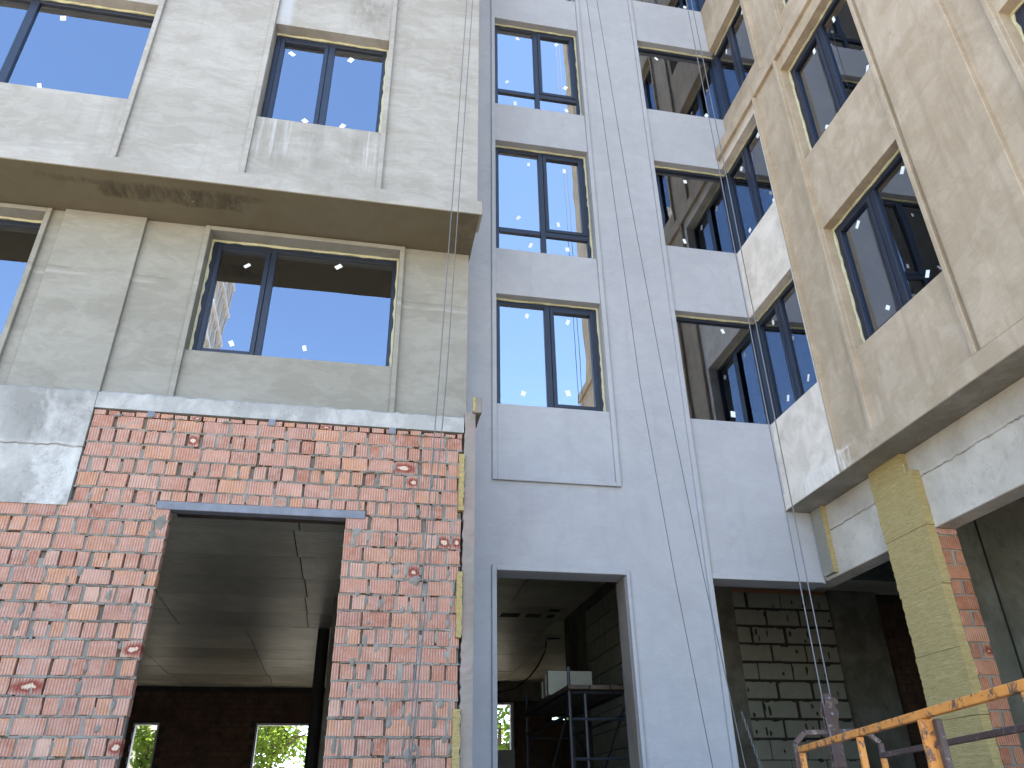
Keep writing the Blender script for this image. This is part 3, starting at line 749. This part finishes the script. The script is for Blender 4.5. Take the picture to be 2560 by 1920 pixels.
# proud frames and fins
m = MB(); m.box(1.497, 1.558, YB, YBb+.005, 3.626, ROOF); m.obj('fin', 'B', RW, .005)
m = MB(); m.box(3.078, 3.142, YB, YBb+.005, 3.626, ROOF); m.obj('fin', 'B', RW, .005)
m = MB(); m.box(1.5585, 3.0775, YB+.001, YBb+.005, 3.626, 3.682); m.obj('frame_bar', 'B', RW, .005)
m = MB(); m.box(4.13, 4.193, YB, YBb+.005, GZ, ROOF); m.obj('fin', 'B', RW, .005)
m = MB(); m.box(1.49, 1.545, YB+.004, YBb+.004, GZ, 2.572); m.box(3.105, 3.148, YB+.004, YBb+.004, GZ, 2.572); m.box(1.545, 3.105, YB+.005, YBb+.004, 2.508, 2.571); m.obj('door_surround', 'B', RW, .005)
m = MB(); m.box(4.1935, 5.685, YB+.006, YBb+.2, 2.506, 2.566); m.obj('opening_lip', 'B', RW, .005)
for k, (a, b_, c, d) in enumerate(wins):
    tr = None if k == 0 else (c+.47 if k else 0, .085)
    window(RW, 'Y', a, b_, c, d, 8.905, [(2.315, .082)], (1,), transom=tr, foam=(1, 0, 1), seed=50+k, gl='glass_b')
# interior of the block above
for z in (3.62, 6.55, 9.55, 12.55, 15.55):
    m = MB().box(1.26, 13.8, YBb+.31, 14.5, z, z+.18); m.obj('floor_slab', 'room', RW)
m = MB().box(1.26, 13.8, 13.2, 13.35, 3.805, 16.5); m.obj('room_wall', 'room', RW)
m = MB().box(3.55, 3.67, YBb+.31, 13.2, 3.81, 16.49); m.obj('room_wall', 'room', RW)
m = MB().box(1.002, 14.0, YBb+.2, 25.2, ROOF+.002, ROOF+.3); m.obj('roof', 'metal', RW)
# hall behind the doorway
ceiling(RW, 1.26, 9.5, YBb+.301, [9.2]+[9.2+1.206*k for k in range(1, 13)], [2.73 if k < 4 else (3.9 if k < 7 else 4.28) for k in range(13)], 8)
for a, b_, c, d in ((2.70, 3.06, 14.70, 15.0), (3.19, 3.47, 14.70, 14.98), (3.52, 3.73, 14.28, 14.46), (3.60, 3.74, 14.72, 14.97)):
    m = MB().box(a, b_, c, d, ZC-.006, ZC-.001); m.obj('ceiling_slot', 'dark', RW)
block_wall(RW, 'block_wall', 'X', 4.0, 9.08, 13.6, GZ, 3.19, thick=.12, seed=4)
m = MB().box(4.01, 4.13, 9.08, 13.6, 3.195, ZC-.002); m.obj('partition', 'conc_d', RW)
m = MB().box(4.0, 4.4, 13.61, 15.1, GZ, ZC-.002); m.obj('concrete_pier', 'conc_d', RW)
FB = 23.0
opb = [(3.3, 4.52, 1.5, 2.86), (5.62, 6.15, 2.42, 2.70)]
shell('far_wall', 'glue', RW, 'Y', FB+.012, FB+.25, 1.26, 9.5, GZ, 2.90, opb, 0)
m = MB().box(1.26, 9.5, FB-.05, FB+.25, 2.902, ZC-.002); m.obj('edge_beam', 'conc_d', RW)
it = []
for k in range(0, 30):
    z = GZ+.152*k
    if z+.14 > 2.9: break
    x = 2.0-(.13 if k % 2 else 0)
    while x < 9.2:
        if not any(a-.2 < x < b_ and c-.13 < z < d for a, b_, c, d in opb): it.append((x, FB, z, .25, .138, .05))
        x += .265
join_bricks('far_wall_bricks', it, RW, mat='brick_shade')
for a, b_, c, d in opb[:1]:
    m = MB(); m.box(b_-.08, b_, FB-.02, FB+.2, c, d); m.box(a, b_-.08, FB-.019, FB+.199, d-.06, d); m.obj('opening_lining', 'board', RW)
# hall behind the wide opening: aerated-block wall, columns, ceiling, brick beyond with shade in its colour
block_wall(RW, 'block_wall', 'Y', 12.37, 6.22, 8.02, GZ, 3.33, seed=2)
m = MB().box(6.22, 8.02, 12.40, 12.57, 3.332, 3.397); m.obj('packing', 'brick', RW)
m = MB().box(5.2, 6.215, 12.30, 12.6, GZ, ZC-.002); m.obj('concrete_pier', 'conc_d', RW)
m = MB().box(8.025, 8.92, 12.30, 12.6, GZ, ZC-.002); m.obj('concrete_pier', 'conc_d', RW)
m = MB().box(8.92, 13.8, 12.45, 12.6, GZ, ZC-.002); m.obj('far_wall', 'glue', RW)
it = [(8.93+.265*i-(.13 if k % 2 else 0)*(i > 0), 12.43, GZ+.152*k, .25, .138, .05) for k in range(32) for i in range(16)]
join_bricks('far_wall_bricks', it, RW, mat='brick_shade')
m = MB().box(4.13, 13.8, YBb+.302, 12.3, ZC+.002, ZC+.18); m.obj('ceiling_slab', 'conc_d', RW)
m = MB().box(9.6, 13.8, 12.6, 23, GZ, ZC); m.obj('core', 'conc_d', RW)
m = MB().box(1.26, 13.8, 25.0, 25.2, 3.4, ROOF); m.obj('rear_wall', 'B', RW)

# ================================================================== RIGHT WING
CW = thing('building_wing', 'brownish plastered right wing with windows over an open concrete ground floor', 'building', (9.5, 5, GZ))
CY0 = 0.2
cw = [(5.18, 6.735, 4.652, 6.45), (5.18, 6.735, 7.633, 9.406), (2.25, 3.676, 4.652, 6.46), (2.25, 3.676, 7.633, 9.406)]
cr_ = [(7.56, 8.99, 4.69, 6.455), (7.56, 8.99, 7.665, 9.44)]
shell('wall', 'C', CW, 'X', XR, XR+.30, CY0, YBb-.002, 3.64, 9.83, cw+cr_)
m = MB(); m.prism([(X1, 3.428), (X1, 3.636), (XR+.004, 3.645), (XR+.30, 3.645), (XR+.30, 3.428)], CY0-.02, YBb-.003, 'y'); m.obj('drip_band', 'C', CW, .005)
m = MB(); m.prism([(X1, 9.625), (X1, 9.84), (XU, 10.345), (XU+.3, 10.345), (XU+.3, 9.835), (XR+.002, 9.835), (XR+.002, 9.625)], CY0-.02, YBb-.003, 'y'); m.obj('string_course', 'C', CW, .005)
for y0_, y1_ in ((7.42, 7.466), (6.743, 6.80), (5.122, 5.179), (3.686, 3.742), (2.19, 2.245)):
    for z0, z1 in ((3.637, 9.623),):
        m = MB().box(X1, XR+.005, y0_, y1_, z0, z1); m.obj('fin', 'C', CW, .005)
m = MB().box(X1+.001, XR+.005, 4.108, 5.062, 3.637, 9.624); m.obj('pilaster', 'C', CW, .006)
cwu = [(5.15, 6.70, 10.66, 12.45), (5.15, 6.70, 13.62, 15.45), (7.56, 8.99, 10.66, 12.45), (7.56, 8.99, 13.62, 15.45), (2.25, 3.676, 10.66, 12.45)]
shell('wall', 'C', CW, 'X', XU, XU+.30, CY0, YBb-.002, 10.346, ROOFC, cwu)
for y0_, y1_ in ((7.385, 7.44), (6.715, 6.77), (5.09, 5.145)):
    m = MB().box(XU-.05, XU+.005, y0_, y1_, 10.3, ROOFC); m.obj('fin', 'C', CW, .005)
for k, (a, b_, c, d) in enumerate(cw): window(CW, 'X', a, b_, c, d, 5.53, [(a+.765, .09)], (1,), foam=(1, 0, 1), seed=70+k)
for k, (a, b_, c, d) in enumerate(cwu[:2]+cwu[4:]): window(CW, 'X', a, b_, c, d, XU+.14, [(a+.765, .09)], (1,), foam=(1, 0, 1), seed=80+k)
# corner windows: one light in the rear wall, two in the right wing, meeting at a post
for k, (z0, z1, XW) in enumerate(((4.69, 6.455, 5.53), (7.665, 9.44, 5.53), (10.66, 12.45, 5.76), (13.62, 15.45, 5.76))):
    window(RW, 'Y', 4.195, XW+.03, z0, z1, 8.90, (), (), foam=(1, 0, 0), seed=90+k, fw_=.05)
    window(CW, 'X', 7.56, 8.895, z0, z1, XW, [(8.20, .09)], (1,), foam=(1, 0, 0), seed=95+k, fw_=.05)
    m = MB().box(XW-.03, XW+.09, 8.80, 8.892, z0-.01, z1-.03); m.obj('corner_post', 'frame', CW, .004)
# soffit, frame beam and rooms
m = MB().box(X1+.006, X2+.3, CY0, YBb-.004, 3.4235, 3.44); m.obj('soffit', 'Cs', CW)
rb = MB(); rb.box(X2, X2+.25, CY0, YBb+.3, 2.54, 3.4225); rb.obj('concrete_beam', 'conc_c', CW, .008)
for z in (3.45, 6.55, 9.60, 12.55, 15.55):
    m = MB().box((XR if z < 9 else XU)+.31, 13.8, CY0+.3, YBb+.30, z, z+.18); m.obj('floor_slab', 'room', CW)
m = MB().box(9.8, 9.95, CY0+.3, YBb+.3, 3.63, 16.5); m.obj('room_wall', 'room', CW)
for y in (4.6, 7.1): m = MB().box(XU+.32, 9.8, y, y+.12, 3.64, 16.49); m.obj('room_wall', 'room', CW)
m = MB().box(XR+.002, 14.0, CY0-.002, CY0+.28, 3.6465, 9.62); m.obj('end_wall', 'C', CW, .004)
m = MB().box(XU+.002, 14.0, CY0-.002, CY0+.28, 9.6, ROOFC); m.obj('end_wall', 'C', CW, .004)
m = MB().box(13.8, 14.0, CY0+.29, 25.2, GZ, ROOFC); m.obj('end_wall', 'C', CW)
m = MB().box(XU+.1, 14.1, CY0-.1, YBb+.198, ROOFC, ROOFC+.3); m.obj('roof', 'metal', CW)
# brick pier with rock-wool slabs
PR = MB().box(X2+.012, 5.965, 6.715, 7.36, GZ, 2.535).obj('brick_pier', 'mortar', CW)
hd = [brick_mesh(.117, .138, .1, rng) for k in range(3)]; stc = [brick_mesh(.228, .138, .1, rng) for k in range(3)]
for q in hd+stc: q.materials[0] = M['brick_pier']
z = 2.46; k = 0
tb = brick_mesh(.228, .066, .1, rng); o = bpy.data.objects.new('brick', tb); COL.objects.link(o); o.parent = PR; o.location = (X2+.004, 6.70, 2.468)
while z > GZ+.15:
    z -= .1505
    if k % 2 == 0: its = [(X2+.002, stc)]
    else: its = [(X2+.000, hd), (X2+.131, hd)]
    for x, lib in its:
        o = bpy.data.objects.new('brick', rng.choice(lib)); COL.objects.link(o); o.parent = PR; o.location = (x+rng.uniform(-.003, .003), 6.70+rng.uniform(-.003, .003), z+.006)
        if lib is hd: o.scale = (.82, 1, 1)
    k += 1
def wool_slab(x0, x1, y0_, y1_, z0, z1, seed, nm='insulation_slab'):
    rg = random.Random(seed); n = max(3, int((z1-z0)/.03)); V = []; F = []
    for i in range(n+1):
        z = z0+(z1-z0)*i/n; j = lambda s_: rg.uniform(-s_, s_)
        V += [(x0+j(.002), y0_+j(.005), z), (x1, y0_+j(.003), z), (x1, y1_+j(.006), z), (x0+j(.002), y1_+j(.009), z)]
    for i in range(n):
        for q in range(4): F.append((4*i+q, 4*i+(q+1) % 4, 4*i+4+(q+1) % 4, 4*i+4+q))
    F += [(3, 2, 1, 0), tuple(4*n+q for q in range(4))]
    me = bpy.data.meshes.new(nm); me.from_pydata(V, [], F); bm = bmesh.new(); bm.from_mesh(me); bmesh.ops.recalc_face_normals(bm, faces=bm.faces); bm.to_mesh(me); bm.free()
    return link(nm, me, 'wool', CW)
wool_slab(5.672, X2-.002, 6.85, 7.435, 3.176, 3.422, 1)
zz = 3.172
for k, (xa, ya, yb_) in enumerate(((5.640, 6.70, 7.39), (5.643, 6.707, 7.383), (5.637, 6.72, 7.365), (5.641, 6.712, 7.38), (5.645, 6.72, 7.40), (5.645, 6.73, 7.40), (5.645, 6.73, 7.40), (5.645, 6.73, 7.40))):
    zb = max(zz-.6, GZ); wool_slab(xa, X2-.002 if zz > 2.6 else X2+.0015, ya, yb_, zb+.002, zz-.002, 40+k); zz -= .6
    if zz <= GZ+.05: break
ragged_strip('foam_bead', 'foam', 5.675, 5.69, 6.842, 6.849, 3.18, 3.30, 5, CW); ragged_strip('foam_bead', 'foam', 5.742, 5.765, 6.694, 6.73, 2.90, 3.16, 6, CW)
# insulated corner piece by the rear wall
m = MB().box(5.682, X2-.001, 8.505, YB+.003, 2.578, 3.421); m.obj('corner_panel', 'A2', CW, .004)
ragged_strip('insulation_slab', 'wool', 5.684, X2-.002, 8.485, 8.5045, 2.578, 3.42, 12, CW, .003, .001)
m = MB().box(6.36, 9.6, 7.9, 8.1, GZ, 3.44); m.obj('inner_wall', 'conc_d', CW)
m = MB().tube([(7.33, 7.89, GZ), (7.33, 7.89, 3.4)], .012, 6); m.obj('conduit', 'dark', CW)
m = MB().box(X2+.26, 13.7, CY0+.3, 8.5, 3.441, 3.449); m.obj('ceiling', 'conc_d', CW)
m = MB().box(9.6, 9.8, CY0+.3, 12.2, GZ, 3.40); m.obj('inner_wall', 'conc_d', CW)
m = MB().box(X2, X2+.4, CY0+.05, CY0+.7, GZ, 2.535); m.obj('concrete_pier', 'conc_c', CW)
m = MB().box(X2+.02, X2+.24, CY0+.72, 5.1, GZ, 2.535); m.obj('unseen_infill', 'mortar', CW)  # unseen wall added to keep light out of the open ground floor
m = MB().box(-9.2, 9.5, Y0+.2, 24.9, GZ+.01, GZ+.12); m.obj('hall_floor', 'floor', LW)

# ================================================================== free-standing things
# scaffold tower in the doorway hall
SC = thing('scaffold_tower', 'dark scaffold tower with plank deck inside the rear doorway', 'scaffold', (3.0, 10.9, GZ))
ps = [(2.60, 9.72), (2.60, 12.2), (3.30, 9.72), (3.30, 12.2), (2.80, 9.74)]
for i, (x, y) in enumerate(ps):
    m = MB().tube([(x, y, GZ), (x, y, 1.62 if i < 4 else 1.40)], .021, 8); m.obj('post', 'blackm', SC)
for y in (9.72, 12.2):
    for z in (-1.2, -.6, 0, .6, 1.03, 1.33): m = MB().tube([(2.6, y, z), (3.3, y, z)], .016, 6); m.obj('rung', 'blackm', SC)
for x in (2.6, 3.3):
    for z in (1.33, 1.08): m = MB().tube([(x, 9.72, z), (x, 12.2, z)], .018, 6); m.obj('rail', 'blackm', SC)
    m = MB().tube([(x, 9.73, 1.2), (x, 12.19, -.4)], .014, 6); m.obj('brace', 'blackm', SC); m = MB().tube([(x+.02, 12.19, 1.1), (x+.02, 9.73, -.5)], .014, 6); m.obj('brace', 'blackm', SC)
for i in range(3): m = MB().box(2.56+.27*i, 2.56+.27*i+.255, 9.6, 12.35, 1.35, 1.40); m.obj('plank', 'plank', SC, .004)
names = ['nearest of the pale aerated blocks lying on the scaffold deck', 'second aerated block from the front on the scaffold deck', 'third aerated block from the front on the scaffold deck', 'farthest aerated block in the row on the scaffold deck']
for i in range(4):
    m = MB().box(2.53-.012*(i % 2), 3.13, 10.50+.102*i, 10.598+.102*i, 1.402, 1.70-.03*i); tag(m.obj('aerated_block', 'block', None, .006), names[i], 'block', 'blocks on the scaffold deck')
# board under the far opening
m = MB().box(3.25, 4.52, FB-.10, FB-.06, .4, 1.64); tag(m.obj('grey_board', 'board', None, .003), 'flat grey board standing below the far opening of the rear doorway hall', 'board')
# hanging electric cable
pts = []
cp = [(4.36, 16.85, 3.39), (4.07, 16.86, 3.385), (4.02, 16.87, 3.12), (3.90, 17.1, 2.85), (3.76, 17.3, 2.66), (3.52, 17.5, 2.47), (3.32, 17.6, 2.42), (3.0, 17.7, 2.38), (2.4, 17.8, 2.36)]
for i in range(len(cp)-1):
    for t in (0, .33, .66): pts.append(tuple(cp[i][q]*(1-t)+cp[i+1][q]*t for q in range(3)))
pts.append(cp[-1])
tag(MB().tube(pts, .016, 6).obj('electric_cable', 'rubber'), 'black electric cable sagging from the ceiling inside the rear doorway', 'cable')
# hoist cables
def cable(pts, label, grp, r=.0058):
    return tag(MB().tube(pts, r, 5).obj('hoist_cable', 'cable'), label, 'cable', grp)
YL = 6.95
cable([(.121*YL+.03, YL, 13.2), (.1211*YL, YL, 1.4578*YL), (.1044*YL, YL, .9359*YL), (.0914*YL, YL, .5594*YL), (.081*YL, YL, .2917*YL), (.0715*YL, YL, .05*YL), (.066*YL, YL, GZ)], 'left thin steel cable of the pair in front of the left wing', 'cables in front of the left wing')
cable([(.133*YL+.03, YL, 13.2), (.133*YL, YL, 1.4608*YL), (.1152*YL, YL, .9377*YL), (.1025*YL, YL, .5604*YL), (.088*YL, YL, .2919*YL), (.0745*YL, YL, .05*YL), (.068*YL, YL, GZ)], 'right thin steel cable of the pair in front of the left wing', 'cables in front of the left wing')
YM = 8.30
cable([(.372*YM, YM, 1.72*YM), (.378*YM, YM, 1.5246*YM), (.3935*YM, YM, .97*YM), (.4043*YM, YM, .588*YM), (.4245*YM, YM, .2881*YM), (.445*YM, YM, .0513*YM), (.458*YM, YM, GZ)], 'left steel cable slanting across the pale rear pilaster', 'cables in front of the rear wall')
cable([(.394*YM, YM, 1.72*YM), (.401*YM, YM, 1.5306*YM), (.423*YM, YM, .9877*YM), (.4455*YM, YM, .5918*YM), (.467*YM, YM, .2897*YM), (.4885*YM, YM, .0511*YM), (.50*YM, YM, GZ)], 'right steel cable slanting across the pale rear pilaster towards the dark opening', 'cables in front of the rear wall')
YR = 5.93
cable([(3.623, YR, 21), (3.623, YR, .80), (3.64, YR, -.6)], 'left cable of the pair running down to the cradle pulley', 'cradle cables')
cable([(3.697, YR, 21), (3.697, YR, .80), (3.72, YR, -.6)], 'right cable of the pair running down to the cradle pulley', 'cradle cables')
# chain at the edge of the wide opening
CH = thing('chain', 'grey steel chain hanging at the left edge of the wide dark opening', 'chain', (4.36, 8.60, GZ))
p0, p1 = Vector((4.262, 8.62, .97)), Vector((4.47, 8.60, .05)); n = 22
for i in range(n):
    c = p0.lerp(p1, i/n); d = (p1-p0).normalized(); a = d.cross(Vector((0, 1, 0))).normalized() if i % 2 else Vector((0, 1, 0))
    ring = [c+d*.030*cos(t)+a*.013*sin(t) for t in [2*pi*k/8 for k in range(8)]]
    m = MB().tube(ring, .0048, 5, close=True); m.obj('link', 'cable', CH)
# suspended cradle
CR = thing('work_cradle', 'orange and brown steel work cradle with pulley bracket in the lower right', 'cradle', (3.0, 4.2, GZ))
A0 = Vector((3.40, 6.0, 0)); dv = Vector((-.243, -.970, 0)); pv = Vector((.97, -.243, 0)); Wc = .594; Lc = 4.2
P_ = lambda t, wv, z: A0+dv*t+pv*wv+Vector((0, 0, z))
m = MB().beam(P_(0, 0, .43), P_(Lc, 0, .43), .038, .042); m.obj('top_rail', 'orange', CR, .004)
m = MB().beam(P_(0, Wc, .378), P_(Lc, Wc, .378), .034, .036); m.obj('top_rail', 'brown', CR, .004)
for wv, zt in ((0, .404), (Wc, .355)):
    for z in (-.10, -.68): m = MB().beam(P_(0, wv, z), P_(Lc, wv, z), .04); m.obj('rail', 'orange' if wv == 0 else 'brown', CR, .004)
for i, (t, wd) in enumerate(((.03, .042), (1.33, .036), (2.31, .066), (3.3, .042), (4.17, .05))):
    m = MB().beam(P_(t, 0, -.68), P_(t, 0, .406), wd, .04); m.obj('post', 'orange', CR, .004)
for t, mt in ((.03, 'orange'), (1.0, 'brown'), (2.25, 'brown'), (3.2, 'brown'), (4.17, 'brown')):
    m = MB().beam(P_(t, Wc, -.68), P_(t, Wc, .357), .04); m.obj('post', mt, CR, .004)
m = MB().beam(P_(2.37, .03, -.68), P_(2.37, .03, .40), .03, .05); m.obj('post', 'brown', CR, .004)
for t in (0.03, Lc-.03):
    m = MB().beam(P_(t, .02, -.68), P_(t, Wc-.02, -.68), .04); m.obj('rail', 'brown', CR, .004)
V8 = [P_(.02, .0, -.68), P_(.02, .0, .50)]
m = MB().box(0, 1, 0, 1, 0, 1); m = MB()
dk = [P_(0, .02, -.66), P_(Lc, .02, -.66), P_(Lc, Wc-.02, -.66), P_(0, Wc-.02, -.66)]
m.v = [tuple(q) for q in dk]+[tuple(q+Vector((0, 0, .02))) for q in dk]; m.f = [(3, 2, 1, 0), (4, 5, 6, 7)]+[(k, (k+1) % 4, 4+(k+1) % 4, 4+k) for k in range(4)]; m.obj('deck', 'plank', CR)
st = [P_(-.02, -.025, -.68), P_(-.02, -.025, .475), P_(-.02, .06, .548), P_(-.02, Wc-.085, .548), P_(-.02, Wc+.02, .465), P_(-.02, Wc+.02, -.68)]
for i in range(5): m = MB().beam(st[i], st[i+1], .038, .038); m.obj('stirrup', 'brown', CR, .005)
pc_ = Vector((3.66, 5.93, .80)); 
for dy in (-.028, .028):
    m = MB(); m.prism([(3.615, .30), (3.70, .30), (3.70, .62), (3.722, .66), (3.722, .70), (3.70, .72), (3.69, .80), (3.665, .825), (3.635, .815), (3.625, .76), (3.60, .69), (3.60, .66), (3.615, .65)], 5.93+dy-.004, 5.93+dy+.004, 'y'); m.obj('bracket_plate', 'brown', CR, .002)
m = MB().tube([(3.66, 5.90, .785), (3.66, 5.96, .785)], .034, 14); m.obj('pulley', 'brown', CR)
m = MB().tube([(3.71, 5.90, .765), (3.71, 5.96, .765)], .026, 14); m.obj('pulley', 'brown', CR)
for z in (.785, .67): m = MB().tube([(3.655, 5.88, z), (3.655, 5.98, z)], .011, 8); m.obj('bolt', 'steel', CR)
m = MB().beam((3.645, 5.93, -.6), (3.645, 5.93, .5), .036, .036); m.obj('hoist_mast', 'brown', CR, .004)

# ================================================================== beyond: trees, house, tower behind the camera
def tree(loc, h, rx, label, mat, seed, n=2600, leaf=.13):
    rg = random.Random(seed); x, y, z = loc; T_ = thing('tree', label, 'tree', loc)
    m = MB(); top = z+h*.62
    m.tube([(x, y, z), (x+.05, y, z+h*.25), (x-.05, y+.05, z+h*.45), (x, y, top)], [.16, .13, .1, .05], 8)
    for k in range(9):
        a = rg.uniform(0, 2*pi); zb = z+h*rg.uniform(.22, .55); L = rx*rg.uniform(.5, .9)
        m.tube([(x, y, zb), (x+L*.5*cos(a), y+L*.5*sin(a), zb+L*.35), (x+L*cos(a), y+L*sin(a), zb+L*.55)], [.06, .04, .015], 5)
    m.obj('trunk', 'bark', T_)
    cl = [(x+rg.gauss(0, rx*.45), y+rg.gauss(0, rx*.45), z+h*rg.uniform(.22, .95), rx*rg.uniform(.22, .42)) for k in range(26)]
    lv = MB()
    for k in range(n):
        cx, cy, cz, cr__ = rg.choice(cl)
        d = Vector((rg.gauss(0, 1), rg.gauss(0, 1), rg.gauss(0, 1))).normalized()*cr__*(rg.random()**.4)
        p = Vector((cx, cy, cz))+d; s_ = leaf*rg.uniform(.6, 1.3)
        a = Vector((rg.gauss(0, 1), rg.gauss(0, 1), rg.gauss(0, .6))).normalized(); b_ = a.orthogonal().normalized(); b_ = b_*cos(1)+a.cross(b_)*sin(1)
        i = len(lv.v); lv.v += [tuple(p-a*s_), tuple(p+b_*s_*.45), tuple(p+a*s_), tuple(p-b_*s_*.45)]; lv.f.append((i, i+1, i+2, i+3))
    me = bpy.data.meshes.new('crown'); me.from_pydata(lv.v, [], lv.f); link('crown', me, mat, T_)
tree((-2.6, 32, GZ), 7.5, 2.6, 'leafy tree seen through the second far opening of the left hall', 'leaf', 1, 5200)
tree((-6.6, 31, GZ), 7.0, 1.5, 'leafy tree seen through the first far opening of the left hall', 'leaf', 2, 2600)
tree((-4.4, 38, GZ), 9.5, 2.8, 'taller dark green tree behind the other trees of the left hall view', 'leaf2', 5, 3600)
tree((5.4, 30, GZ), 7.5, 2.4, 'bright green tree seen through the far opening behind the scaffold', 'leaf', 3, 5200)
tree((8.2, 33, GZ), 8.0, 2.6, 'dark green tree to the right behind the rear doorway hall', 'leaf2', 4, 3600)
HS = thing('house', 'cream house wall seen behind the tree through the first far opening', 'house', (-11, 40, GZ))
m = MB().box(-16, -8.4, 38, 46, GZ, 7); m.obj('wall', 'house', HS); m = MB(); m.prism([(-16.4, 7), (-8.0, 7), (-12.2, 9.4)], 37.6, 46.4, 'y'); m.obj('roof', 'metal', HS)
for x in (-15, -12.5, -10):
    m = MB().box(x-.5, x+.5, 37.95, 37.99, 1.4, 3.0); m.obj('window', 'tdark', HS)
# tall block behind the camera: the left window mirrors it
TW = thing('tower_block', 'tall beige tower block with balconies mirrored in the left wing window', 'building', (-16.4, -42.5, GZ))
TX0, TX1, TY0, TY1 = -18.6, -14.0, -46.5, -40.0
m = MB().box(TX0, TX1, TY0, TY1, GZ, 56); m.obj('wall', 'tower', TW)
for k in range(18):
    z = GZ+3*k+1
    m = MB().box(TX0-.2, TX1+.5, TY0-.1, TY1+.6, z+1.95, z+2.15); m.obj('balcony_slab', 'twhite', TW)
    for j in range(6):
        m = MB().box(TX1+.005, TX1+.04, TY0+.25+.98*j, TY0+.80+.98*j, z+.1, z+1.75); m.obj('window', 'tdark', TW)
    for j in range(4):
        m = MB().box(TX0+.3+1.05*j, TX0+.95+1.05*j, TY1+.005, TY1+.04, z+.1, z+1.75); m.obj('window', 'tdark', TW)
for j in range(7):
    m = MB().box(TX1+.004, TX1+.35, TY0+.95*j, TY0+.18+.95*j, GZ, 55); m.obj('rib', 'twhite' if j % 2 else 'tower', TW)
